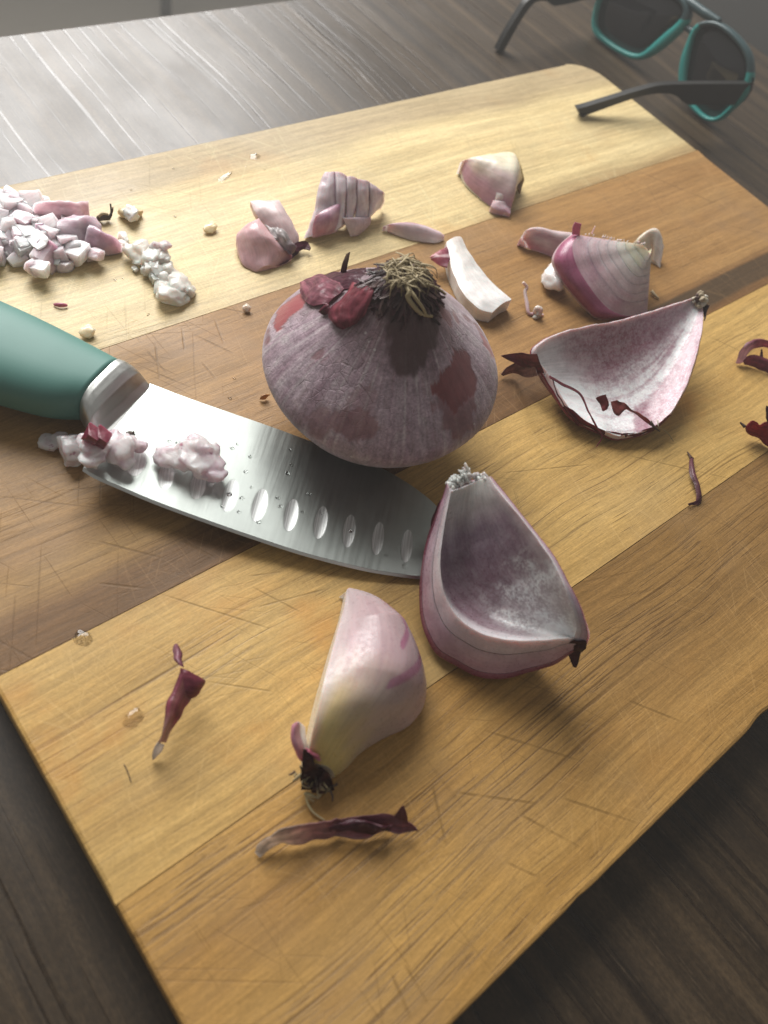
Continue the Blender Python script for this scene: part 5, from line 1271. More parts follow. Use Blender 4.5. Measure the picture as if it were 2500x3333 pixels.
def layered_chunk():
    L = [(0.18618, 0.24822, 0.03300), (0.18236, 0.24546, 0.03100), (0.17940, 0.24364, 0.02800), (0.17632, 0.24065, 0.02500), (0.17297, 0.23814, 0.02000), (0.16887, 0.23402, 0.01680)]
    R = [(0.20675, 0.23501, 0.02700), (0.20552, 0.23271, 0.02500), (0.20204, 0.23188, 0.02300), (0.19879, 0.23098, 0.02100), (0.19404, 0.22884, 0.01900), (0.19010, 0.22730, 0.01680)]
    # five folded layers, running from the top left down to the right
    tl = [np.array(p) for p in ((0.18525, 0.24818, 0.03300), (0.18897, 0.24573, 0.03400), (0.19195, 0.24184, 0.03400), (0.19586, 0.23985, 0.03300), (0.20142, 0.23859, 0.03100), (0.20713, 0.23549, 0.02700))]
    bl = [np.array(p) for p in ((0.16913, 0.23432, 0.01650), (0.18076, 0.23106, 0.01900), (0.18578, 0.23193, 0.02000), (0.19080, 0.23178, 0.02000), (0.19811, 0.23201, 0.02000), (0.20641, 0.23430, 0.02100))]
    o = empty('onion_chunk', (tl[2][0], tl[2][1], ZB), 'lilac onion chunk of folded layers standing behind the whole onion', 'onion piece')
    for k in range(5):
        a0, a1, b0, b1 = tl[k], tl[k+1], bl[k], bl[k+1]
        n = 16
        Lc = [a0, a0*0.65+b0*0.35+np.array([0, 0, 0.0016]), a0*0.3+b0*0.7+np.array([0.001, 0, 0.001]), b0]
        Rc = [a1, a1*0.65+b1*0.35+np.array([0, 0, 0.0016]), a1*0.3+b1*0.7+np.array([0.001, 0, 0.001]), b1]
        S = surf(Lc, Rc, 26, 12, (-0.0006, -0.0008, 0.0014), [0.7, 1, 1, 0.8], bu=0.45, wob=0.0005, seed=k)
        S2 = S+np.array([0.0045, 0.0035, -0.004]); S2[..., 2] = np.maximum(S2[..., 2], ZB+0.0003)
        def cf(t, u, s, k=k):
            c = mixc((0.74, 0.66, 0.68), (0.62, 0.49, 0.54), 0.4+0.8*fbm(t*3, u*4, k, 3))
            return mixc(c, (0.34, 0.16, 0.24), 0.85*sm(u, 0.86, 0.97))
        mk('layer', shell(S2, S, cf), [CUT, FLESH, CUT], o)
    S = surf([(0.17406, 0.23544, 0.02550), (0.17261, 0.23435, 0.02200), (0.17160, 0.23250, 0.01800)], [(0.18762, 0.23656, 0.02700), (0.18589, 0.23480, 0.02400), (0.18252, 0.23096, 0.01900)], 18, 14, (-0.001, -0.002, 0.002), wob=0.0003)
    mk('purple_face', sheet(S, 0.0010, lambda t, u, s: mixc((0.40, 0.19, 0.28), (0.56, 0.38, 0.44), 0.5+0.7*fbm(t*4, u*4, 3, 2))), FLESH, o)
    S = surf([(0.18468, 0.23165, 0.02400), (0.18668, 0.22932, 0.01900), (0.18762, 0.22832, 0.01660)], [(0.19791, 0.22992, 0.02200), (0.19784, 0.22925, 0.01850), (0.19080, 0.22753, 0.01660)], 14, 10, (0, -0.001, 0.002), wob=0.0003)
    S2 = S+np.array([0.003, 0.003, -0.003]); S2[..., 2] = np.maximum(S2[..., 2], ZB+0.0003)
    mk('loose_layer', shell(S2, S, lambda t, u, s: mixc((0.64, 0.54, 0.57), (0.52, 0.37, 0.43), u)), [CUT, FLESH, CUT], o)

def pink_petals():
    o = empty('onion_petals', (0.15630, 0.23840, 0.01600), 'two pink onion petals joined at a dark tip, left of the folded chunk', 'onion piece')
    L = [(0.15528, 0.25238, 0.02500), (0.15427, 0.24760, 0.02350), (0.15499, 0.24242, 0.02200), (0.15631, 0.23537, 0.02000), (0.15857, 0.22957, 0.01850)]
    R = [(0.16588, 0.24877, 0.02500), (0.16521, 0.24319, 0.02450), (0.16524, 0.23772, 0.02250), (0.16502, 0.23304, 0.02000), (0.16265, 0.22913, 0.01800)]
    S = surf(L, R, 30, 18, (0, -0.001, 0.0022), wob=0.0003)
    S2 = S.copy(); S2[..., 2] = np.maximum(ZB+0.0003, S[..., 2]-0.0022)
    mk('petal', shell(S2, S, lambda t, u, s: mixc(mixc((0.66, 0.54, 0.53), (0.58, 0.42, 0.43), t+0.3*fbm(t*3, u*6, 2, 2)), (0.20, 0.07, 0.11), sm(t, 0.86, 1.0))), FLESH, o)
    L = [(0.15309, 0.24329, 0.02400), (0.14642, 0.24348, 0.02200), (0.14203, 0.24090, 0.02100), (0.14056, 0.23741, 0.01900), (0.13894, 0.23072, 0.01680), (0.14141, 0.22597, 0.01660)]
    R = [(0.15312, 0.24270, 0.02400), (0.15373, 0.23523, 0.02300), (0.15515, 0.22882, 0.02100), (0.15732, 0.22660, 0.01900), (0.15683, 0.22573, 0.01720), (0.15060, 0.22493, 0.01680)]
    S = surf(L, R, 34, 24, (-0.001, -0.001, 0.0045), [0.2, 0.8, 1, 0.8, 0.4], wob=0.0004)
    S2 = S.copy(); S2[..., 2] = np.maximum(ZB+0.0003, S[..., 2]-0.0025)
    mk('petal', shell(S2, S, lambda t, u, s: mixc(mixc((0.62, 0.42, 0.42), (0.55, 0.33, 0.35), 0.5+0.6*fbm(t*3, u*5, 6, 3)), (0.17, 0.055, 0.09), sm(u, 0.80, 0.97)*sm(t, 0.42, 0.7))), FLESH, o)
    S = surf([(0.15284, 0.23822, 0.02400), (0.15352, 0.23304, 0.02300), (0.15442, 0.22847, 0.02150), (0.15600, 0.22551, 0.02000)], [(0.15797, 0.23677, 0.02400), (0.15917, 0.23229, 0.02400), (0.15912, 0.22929, 0.02200), (0.16062, 0.22791, 0.02000)], 24, 16, (0, -0.001, 0.002), wob=0.0016, seed=2)
    mk('papery_film', sheet(S, 0.0002, lambda t, u, s: mixc((0.62, 0.58, 0.58), (0.28, 0.17, 0.21), sm(t, 0.5, 1.0))), FILM, o)
    S = surf([(0.15997, 0.22997, 0.01950), (0.16357, 0.23081, 0.01950), (0.16640, 0.22975, 0.01900), (0.16717, 0.22698, 0.01850)], [(0.15836, 0.22738, 0.01850), (0.16173, 0.22779, 0.01800), (0.16480, 0.22834, 0.01750), (0.16629, 0.22684, 0.01800)], 16, 6, wob=0.0008)
    mk('dark_tip', sheet(S, 0.0007, lambda t, u, s: (0.13, 0.025, 0.05)), DRY, o)
    S = surf([(0.15543, 0.22955, 0.01950), (0.15816, 0.22909, 0.01900), (0.16424, 0.23080, 0.01800)], [(0.15157, 0.22516, 0.01700), (0.15569, 0.22559, 0.01680), (0.16224, 0.22800, 0.01680)], 12, 8, wob=0.0006)
    mk('dark_tip', sheet(S, 0.0007, lambda t, u, s: (0.12, 0.035, 0.06)), DRY, o)

def slivers():
    L = [(0.20262, 0.22645, 0.01900), (0.20856, 0.22473, 0.02000), (0.21689, 0.22073, 0.02000), (0.22263, 0.21608, 0.01900), (0.22488, 0.21240, 0.01800)]
    R = [(0.20407, 0.22692, 0.01660), (0.20773, 0.22051, 0.01660), (0.21336, 0.21504, 0.01660), (0.21973, 0.21160, 0.01660), (0.22441, 0.21158, 0.01660)]
    S = surf(L, R, 30, 12, (0, 0, 0.0028), wob=0.0003)
    S2 = S.copy(); S2[..., 2] = ZB+0.0003
    solo('onion_sliver', shell(S2, S, lambda t, u, s: mixc(mixc((0.62, 0.50, 0.53), (0.36, 0.17, 0.25), sm(abs(u-0.35+0.3*t), 0.16, 0.03)), WHITE, 0.4*sm(u, 0.75, 1)), mi=(0, 0, 0)), FLESH, 'flat purple and white onion sliver between folded chunk and white strip', 'onion piece')
    L = [(0.21739, 0.20441, 0.02300), (0.21332, 0.19781, 0.02200), (0.20780, 0.18679, 0.02150), (0.20494, 0.17784, 0.02150), (0.20547, 0.17007, 0.02150), (0.20909, 0.16601, 0.02150)]
    R = [(0.22538, 0.20436, 0.02300), (0.22318, 0.19644, 0.02250), (0.22132, 0.18714, 0.02200), (0.22045, 0.17819, 0.02200), (0.22081, 0.17184, 0.02200), (0.22162, 0.16822, 0.02150)]
    S = surf(L, R, 44, 16, (0, 0, 0.0012), [1, 1, 1, 1], wob=0.00025)
    S2 = S.copy(); S2[..., 2] = np.maximum(ZB+0.0003, S[..., 2]-0.0058)
    o = empty('onion_strip', (0.22350, 0.18685, 0.01600), 'thick curved white onion strip with a red tip behind the whole onion', 'onion piece')
    mk('flesh', shell(S2, S, lambda t, u, s: mixc((0.68, 0.64, 0.60), (0.74, 0.72, 0.71), t+0.2*fbm(t*4, u*4, 2, 2))), [FLESH, FLESH, FLESH], o)
    S = surf([(0.21816, 0.20331, 0.02250), (0.21207, 0.20189, 0.02200), (0.20649, 0.20135, 0.02100)], [(0.20966, 0.19357, 0.02100), (0.20777, 0.19616, 0.02050), (0.20703, 0.20059, 0.02050)], 14, 12, (0, 0, 0.001), wob=0.0005)
    mk('red_skin', sheet(S, 0.0008, lambda t, u, s: mixc(mixc((0.16, 0.035, 0.065), (0.30, 0.045, 0.06), t), (0.60, 0.45, 0.46), 0.7*sm(abs(u-0.55), 0.12, 0.04))), FLESH, o)
far_piece()
layered_chunk()
pink_petals()
slivers()

# ------------------------------------------------------------------ minced onion
def mince():
    rs = random.Random(21)
    pal = [(0.90, 0.84, 0.84), (0.88, 0.79, 0.80), (0.86, 0.73, 0.76), (0.82, 0.66, 0.71), (0.92, 0.88, 0.87)]
    def dice(c, size, rot, col, label, group, seed, col2=None, box=0.96, n=3, amp=0.10):
        return solo('onion_dice', blob(c, size, seed, rot, amp=amp, box=box, n=n, col=col, col2=col2, facets=1), DICE, label, 'onion piece', group, smooth=False)
    def lump_of(ids, src, pts, label, sd, k_=0.72, zz=0.6, mat=None):
        gs = [blob(pts[i], (src[i][3]*k_/1000, src[i][4]*k_/1000, src[i][5]*zz/1000), sd+i, (rs.uniform(-.3, .3), rs.uniform(-.3, .3), rs.uniform(0, 3)), amp=0.22, box=0.5, n=6) for i in ids]
        o = solo('onion_mince', join(gs), mat or MUSH, label, 'onion piece')
        md = o.modifiers.new('merge', 'REMESH'); md.mode = 'VOXEL'; md.voxel_size = 0.00042; md.use_smooth_shade = True
        sm_ = o.modifiers.new('soften', 'SMOOTH'); sm_.factor = 0.5; sm_.iterations = 3
        return o
    HEAP, SPILL = 'diced onion in the heap at the left', 'diced onion in the small spill'
    lab = 'wet diced onion bit in the heap at the left end of the board'
    # (x, y, z, sx, sy, sz) in crop p, sizes mm, colour index, purple side
    items = [(-60,170,7,16,13,11,0,0), (80,130,8,15,12,10,1,0), (265,125,7,15,11,9,4,0), (10,190,6,5,9,8,5,0), (170,205,5,10,9,8,1,0), (-40,290,6,14,12,10,1,0), (60,300,8,11,10,9,0,0), (225,245,6,10,7,7,2,0),
             (230,330,9,12,10,8,4,0), (150,360,6,8,8,7,0,0), (385,290,9,12,9,8,1,0), (420,365,8,11,10,9,1,1), (325,350,8,5,8,7,5,0), (560,315,6,12,8,7,2,0), (15,400,6,10,10,9,3,0), (85,480,4,9,11,8,3,0), (195,495,6,10,10,9,4,0),
             (330,440,9,12,9,8,4,0), (390,560,6,17,16,11,2,1), (490,500,5,9,9,8,1,0), (580,480,6,9,7,7,1,0), (635,545,5,12,11,9,0,0), (745,560,3,6,7,5,6,0), (540,420,7,14,10,8,2,0), (290,270,8,8,7,7,2,0), (-80,420,6,13,12,9,1,0), (-60,520,5,12,10,9,2,0), (140,280,5,9,8,7,2,0),
             (300,190,5,10,9,7,3,0), (470,450,5,9,9,8,1,0), (-120,240,6,14,14,11,0,0), (110,420,5,8,8,7,3,0)]
    PP = [(0.07092, 0.28453, 0.02300), (0.07660, 0.28376, 0.02400), (0.08394, 0.28281, 0.02300), (0.07329, 0.28366, 0.02200), (0.07910, 0.28182, 0.02100), (0.06890, 0.27844, 0.02200), (0.07139, 0.27402, 0.02400), (0.07958, 0.27742, 0.02200), (0.07619, 0.26874, 0.02500), (0.07380, 0.27175, 0.02200), (0.08281, 0.26888, 0.02500), (0.08247, 0.26527, 0.02400), (0.07947, 0.26747, 0.02400), (0.08992, 0.26854, 0.02200), (0.06802, 0.27134, 0.02200), (0.06919, 0.26820, 0.02000), (0.07188, 0.26346, 0.02200), (0.07682, 0.26113, 0.02500), (0.07704, 0.25706, 0.02200), (0.08264, 0.26009, 0.02100), (0.08599, 0.25875, 0.02200), (0.08664, 0.25542, 0.02100), (0.09119, 0.25515, 0.01900), (0.08574, 0.26159, 0.02300), (0.08038, 0.27259, 0.02400), (0.06423, 0.27152, 0.02200), (0.06281, 0.26682, 0.02100), (0.07598, 0.27777, 0.02100), (0.08431, 0.28090, 0.02100), (0.08329, 0.26321, 0.02100), (0.06736, 0.28246, 0.02200), (0.07122, 0.27007, 0.02100)]
    extra = pal+[(0.40, 0.17, 0.28), (0.60, 0.40, 0.42)]
    PP = [(c[0], c[1], ZB+(c[2]-ZB)*0.62) for c in PP]
    for k, ((x, y, z, sx, sy, sz, ci, pu), c) in enumerate(zip(items, PP)):
        c2 = (0.42, 0.20, 0.29) if pu else mixc(extra[ci], (0.58, 0.46, 0.51), rs.random()*0.8)
        dice(c, (min(sx, 13)*.64/1000, min(sy, 12)*.64/1000, sz*.72/1000), (rs.uniform(-.4, .4), rs.uniform(-.4, .4), rs.uniform(0, 3.1)), extra[ci], lab, HEAP, k+30, c2)
    # longer lilac slabs lying on the heap
    def slab_(L, R, th, c, c2, label, seed):
        S = surf(L, R, 30, 12, (0, 0, 0.0026), [0.7, 1, 1, 0.7], wob=0.0008, seed=seed)
        S2 = S.copy(); S2[..., 2] = np.maximum(ZB+0.0003, S[..., 2]-th)
        solo('onion_slice', shell(S2, S, lambda t, u, s: mixc(c, c2, 0.5+0.8*fbm(t*5, u*4, seed, 3)), mi=(0, 0, 0)), DICE, label, 'onion piece')
    slab_([(0.08319, 0.27740, 0.02500), (0.09069, 0.27670, 0.02500), (0.09602, 0.27507, 0.02400), (0.10180, 0.27649, 0.02200)], [(0.08133, 0.27674, 0.02300), (0.08697, 0.27424, 0.02200), (0.09346, 0.27229, 0.02100), (0.10070, 0.27388, 0.01900)], 0.007, (0.50, 0.38, 0.42), (0.60, 0.51, 0.53), 'long lilac onion slab at the top of the minced heap', 1)
    slab_([(0.08645, 0.26817, 0.02400), (0.09220, 0.26719, 0.02500), (0.09847, 0.26561, 0.02400), (0.09992, 0.26428, 0.02200)], [(0.08357, 0.26245, 0.02300), (0.08845, 0.25844, 0.02200), (0.09357, 0.25835, 0.02000), (0.09775, 0.25868, 0.01900)], 0.007, (0.48, 0.36, 0.42), (0.57, 0.47, 0.51), 'broad lilac onion slab in the middle of the minced heap', 5)
    slab_([(0.09623, 0.26297, 0.02400), (0.09842, 0.25861, 0.02300), (0.10114, 0.25609, 0.02200), (0.10268, 0.25397, 0.02000)], [(0.09085, 0.25812, 0.02100), (0.09410, 0.25601, 0.01900), (0.09662, 0.25405, 0.01750), (0.10111, 0.25343, 0.01720)], 0.006, (0.46, 0.33, 0.40), (0.54, 0.40, 0.46), 'tapering lilac onion slab at the right end of the minced heap', 9)
    lab2 = 'ragged white onion bit in the small spill right of the minced heap'
    items2 = [(1035,450,1,8,5,4,4,0), (1010,505,1,7,6,4,4,0), (1110,580,3,10,9,6,4,0), (1190,545,4,10,8,6,4,0), (1255,600,4,12,9,7,4,0), (1330,600,4,9,9,6,0,1), (1250,690,3,10,9,6,4,0), (1160,640,2,8,6,4,4,0), (1300,720,3,10,8,6,4,0), (1390,690,3,9,8,5,0,0), (1320,780,2,6,9,5,4,0), (1440,740,2,9,7,5,0,0), (1350,850,2,11,9,5,4,0), (1480,810,3,10,9,6,4,0), (1540,860,2,11,9,6,4,0), (1460,870,3,9,8,6,4,0), (1425,930,3,13,10,7,4,0), (1490,930,1.5,9,8,5,0,0), (1120,700,1,3,5,2,4,0)]
    QQ = [(0.10653, 0.25923, 0.01700), (0.10385, 0.25641, 0.01700), (0.10429, 0.24839, 0.01900), (0.10787, 0.24803, 0.02000), (0.10865, 0.24391, 0.02000), (0.11153, 0.24272, 0.02000), (0.10624, 0.24004, 0.01900), (0.10491, 0.24529, 0.01800), (0.10722, 0.23759, 0.01900), (0.11159, 0.23778, 0.01900), (0.10670, 0.23500, 0.01800), (0.11252, 0.23523, 0.01800), (0.10571, 0.23075, 0.01800), (0.11128, 0.22978, 0.01900), (0.11259, 0.22708, 0.01800), (0.10867, 0.22691, 0.01900), (0.10555, 0.22433, 0.01900), (0.10882, 0.22468, 0.01750), (0.10211, 0.24363, 0.01700)]
    for k, i in enumerate((0, 1, 5, 6, 10, 14, 18)):
        (x, y, z, sx, sy, sz, ci, pu), c = items2[i], QQ[i]
        dice(c, (sx*.6/1000, sy*.6/1000, sz*.7/1000), (rs.uniform(-.3, .3), rs.uniform(-.3, .3), rs.uniform(0, 3.1)), (0.80, 0.77, 0.70), lab2, SPILL, k+90, (0.74, 0.66, 0.62), 0.7, 4, 0.16)
    lump_of([2, 3, 4, 5, 7], items2, QQ, 'largest ragged white onion lump at the upper end of the small spill', 320, 0.8, 0.75, WMUSH)
    lump_of([6, 8, 9, 11], items2, QQ, 'greyish white onion lump in the waist of the small spill', 340, 0.72, 0.7, WMUSH)
    lump_of([10, 12, 16, 17], items2, QQ, 'crisp white onion lump at the lowest end of the small spill', 360, 0.8, 0.8, WMUSH)
    lump_of([13, 14, 15], items2, QQ, 'flat white onion lump on the right side of the spill, nearest the whole onion', 380, 0.8, 0.75, WMUSH)
    lump_of([4, 5], [(0, 0, 0, 5, 4, 4)]*19, [tuple(np.array(q)+np.array((0.003, 0.002, 0.0022))) for q in QQ], 'pink onion bit on top of the small spill', 390, 1, 0.8, MUSH)
    for k, c in enumerate(list(PP)*3):
        c = (c[0]+rs.uniform(-1, 1)*0.007, c[1]+rs.uniform(-1, 1)*0.007, max(ZB+0.0015, c[2]+rs.uniform(-0.003, 0.0012)))
        z = rs.uniform(3.4, 6.0)/1000
        dice(c, (z*1.2, z, z*0.85), (rs.uniform(-.5, .5), rs.uniform(-.5, .5), rs.uniform(0, 3.1)), rs.choice(pal), lab, HEAP, k+400, (0.80, 0.62, 0.68), 0.75, 3, 0.16)
    # crumbs
    solo('onion_crumb', join([blob((0.11516, 0.27090, 0.01600), (0.0085, 0.0070, 0.0035), 5, (0, 0, .3), amp=0.15, col=(0.62, 0.50, 0.30), top='rest', n=5), blob((0.11423, 0.26870, 0.01900), (0.0060, 0.0058, 0.0042), 6, (0, 0, .3), amp=0.25, col=(0.80, 0.78, 0.74), n=5)]), FLESH, 'white onion crumb by itself right of the dark root bit', 'onion crumb')
    rt = [tube([(0.10310, 0.27247, 0.01700), (0.10468, 0.27129, 0.01820), (0.10700, 0.27133, 0.01700)], [0.0010, 0.0014, 0.0008], 10, 7, BROWN), tube([(0.10652, 0.27082, 0.01750), (0.10774, 0.27118, 0.01900), (0.10831, 0.27258, 0.02200)], [0.0008, 0.0004, 0.0003], 12, 5, BROWN), tube([(0.10688, 0.27105, 0.01750), (0.10850, 0.27166, 0.01950), (0.10872, 0.27165, 0.02100)], [0.0005, 0.0004, 0.0002], 8, 5, (0.2, 0.14, 0.08)), tube([(0.10296, 0.27153, 0.01850), (0.10436, 0.27141, 0.01950), (0.10644, 0.27095, 0.01900)], [0.0005, 0.0006, 0.0004], 8, 5, (0.34, 0.26, 0.15))]
    solo('root_bit', join(rt), ROOT, 'dark dried root bit lying right of the minced heap', 'root shred')
    for (c, s, col, lb) in (((0.07346, 0.22194, 0.01600), (0.0055, 0.0042, 0.0026), (0.66, 0.58, 0.40), 'square pale onion crumb right above the teal handle'),
                            ((0.13827, 0.25261, 0.01600), (0.0066, 0.0040, 0.0022), (0.62, 0.50, 0.30), 'flat straw coloured onion crumb left of the pink petals'),
                            ((0.12718, 0.21007, 0.01600), (0.0032, 0.0028, 0.0022), (0.40, 0.34, 0.27), 'grey glassy crumb left of the whole onion, near the plank seam')):
        solo('onion_crumb', blob(c, s, 8, (0, 0, 0.4), amp=0.18, n=4, col=col, top='rest'), DICE, lb, 'onion crumb')
    S = surf([(0.07008, 0.23896, 0.01650), (0.07176, 0.23780, 0.01700), (0.07375, 0.23671, 0.01680)], [(0.06991, 0.23829, 0.01640), (0.07126, 0.23688, 0.01650), (0.07346, 0.23618, 0.01640)], 10, 4, (0, 0, 0.0006))
    solo('skin_shred', sheet(S, 0.0005, lambda t, u, s: (0.34, 0.10, 0.16)), FLESH, 'tiny pink skin shred above the teal knife handle', 'skin shred')
    S = surf([(0.10915, 0.17290, 0.01800), (0.11024, 0.17267, 0.01850), (0.11199, 0.17245, 0.01800)], [(0.10877, 0.17304, 0.01640), (0.11005, 0.17199, 0.01640), (0.11095, 0.17240, 0.01660)], 8, 5, wob=0.0006)
    solo('skin_shred', sheet(S, 0.0004, lambda t, u, s: (0.52, 0.28, 0.12)), FILM, 'small orange film shred between knife and whole onion', 'skin shred')
    # mince on the blade
    mush = [(150,150,1,10,8,6,(0.30,0.24,0.22)), (110,150,1,6,5,4,(0.16,0.11,0.09)), (220,130,2,9,7,6,(0.34,0.29,0.27)), (300,130,5,9,8,7,(0.42,0.38,0.38)), (335,190,5,12,11,8,(0.46,0.43,0.43)), (320,250,3,9,8,6,(0.34,0.30,0.30)), (400,120,11,8,7,6,(0.46,0.42,0.42)),
            (465,190,13,9,8,6,(0.56,0.42,0.46)), (450,265,12,9,8,5,(0.44,0.26,0.32)), (520,260,12,9,8,5,(0.52,0.38,0.42)), (545,190,13,7,6,6,(0.54,0.42,0.45)), (610,110,12,9,8,6,(0.52,0.50,0.50)), (640,250,11.5,8,6,4,(0.38,0.20,0.28)), (690,200,13,14,12,8,(0.66,0.62,0.62)), (720,260,12,11,7,5,(0.60,0.56,0.55)), (810,160,12,9,9,6,(0.56,0.54,0.53)), (740,130,12,8,7,5,(0.50,0.47,0.46))]
    MM = [(0.04354, 0.18590, 0.01700), (0.04228, 0.18657, 0.01700), (0.04592, 0.18485, 0.01800), (0.04765, 0.18127, 0.02100), (0.04747, 0.17812, 0.02100), (0.04627, 0.17727, 0.01900), (0.04929, 0.17559, 0.02700), (0.04923, 0.17017, 0.02900), (0.04751, 0.16808, 0.02800), (0.04973, 0.16715, 0.02800), (0.05166, 0.16888, 0.02900), (0.05569, 0.17184, 0.02800), (0.05375, 0.16593, 0.02750), (0.05589, 0.16610, 0.02900), (0.05584, 0.16386, 0.02800), (0.06085, 0.16645, 0.02800), (0.05932, 0.16886, 0.02800)]
    lump_of([0, 1, 2], mush, MM, 'brownish wet minced onion on the board, farthest from the blade heel', 140)
    lump_of([3, 4, 5, 6], mush, MM, 'grey wet minced onion lump touching the corner of the blade heel', 160)
    lump_of([7, 8, 9, 10], mush, MM, 'pink wet minced onion lump beneath the two dark red cubes', 180)
    lump_of([11, 12, 13, 14, 15, 16], mush, MM, 'whitish wet minced onion lump on the blade right of the red cubes', 200)
    for (c, s, lb) in (((0.05017, 0.17105, 0.03300), (0.0050, 0.0048, 0.0052), 'left one of two dark red onion cubes on the blade heel'), ((0.05206, 0.16965, 0.03200), (0.0052, 0.0048, 0.0062), 'right one of two dark red onion cubes on the blade heel')):
        solo('onion_dice', blob(c, s, 66, (0.3, 0.2, 0.6), amp=0.05, box=0.95, n=3, col=(0.16, 0.018, 0.04)), FLESH, lb, 'onion piece', smooth=False)
    solo('skin_shred', join([blob((0.06172, 0.17073, 0.02750), (0.0026, 0.0020, 0.0016), 3, amp=0.3, n=3, col=BROWN), tube([(0.06216, 0.17078, 0.02750), (0.06246, 0.17052, 0.02850)], [0.0005, 0.0003], 3, 5, BROWN)]), ROOT, 'tiny dark skin speck on the blade beside the mince', 'skin shred')
    lump = [(1035,240,11,9,9,6,(0.56,0.48,0.52)), (1090,230,11.5,11,9,6,(0.62,0.57,0.59)), (1130,290,11,9,7,5,(0.58,0.50,0.52)), (1220,190,12.5,9,9,7,(0.58,0.40,0.44)), (1285,160,13,12,10,8,(0.68,0.65,0.65)), (1200,270,11.5,10,9,6,(0.55,0.42,0.46)), (1290,260,12,15,12,7,(0.54,0.46,0.47)), (1370,300,11,12,11,7,(0.46,0.42,0.41)), (1330,370,10,11,8,5,(0.36,0.31,0.31)), (1430,390,10,9,8,6,(0.48,0.46,0.45)), (1060,300,10.5,8,5,4,(0.58,0.52,0.54)), (1380,220,11.5,9,9,6,(0.60,0.57,0.57))]
    LL = [(0.06651, 0.16004, 0.02700), (0.06831, 0.15918, 0.02750), (0.06838, 0.15638, 0.02700), (0.07304, 0.15792, 0.02850), (0.07567, 0.15770, 0.02900), (0.07089, 0.15566, 0.02750), (0.07383, 0.15418, 0.02800), (0.07587, 0.15180, 0.02700), (0.07330, 0.15031, 0.02600), (0.07606, 0.14775, 0.02600), (0.06611, 0.15750, 0.02650), (0.07795, 0.15456, 0.02750)]
    lump_of(list(range(len(lump))), lump, LL, 'wet pinkish lump of minced onion in the middle of the blade', 240, 0.78, 0.6)
mince()

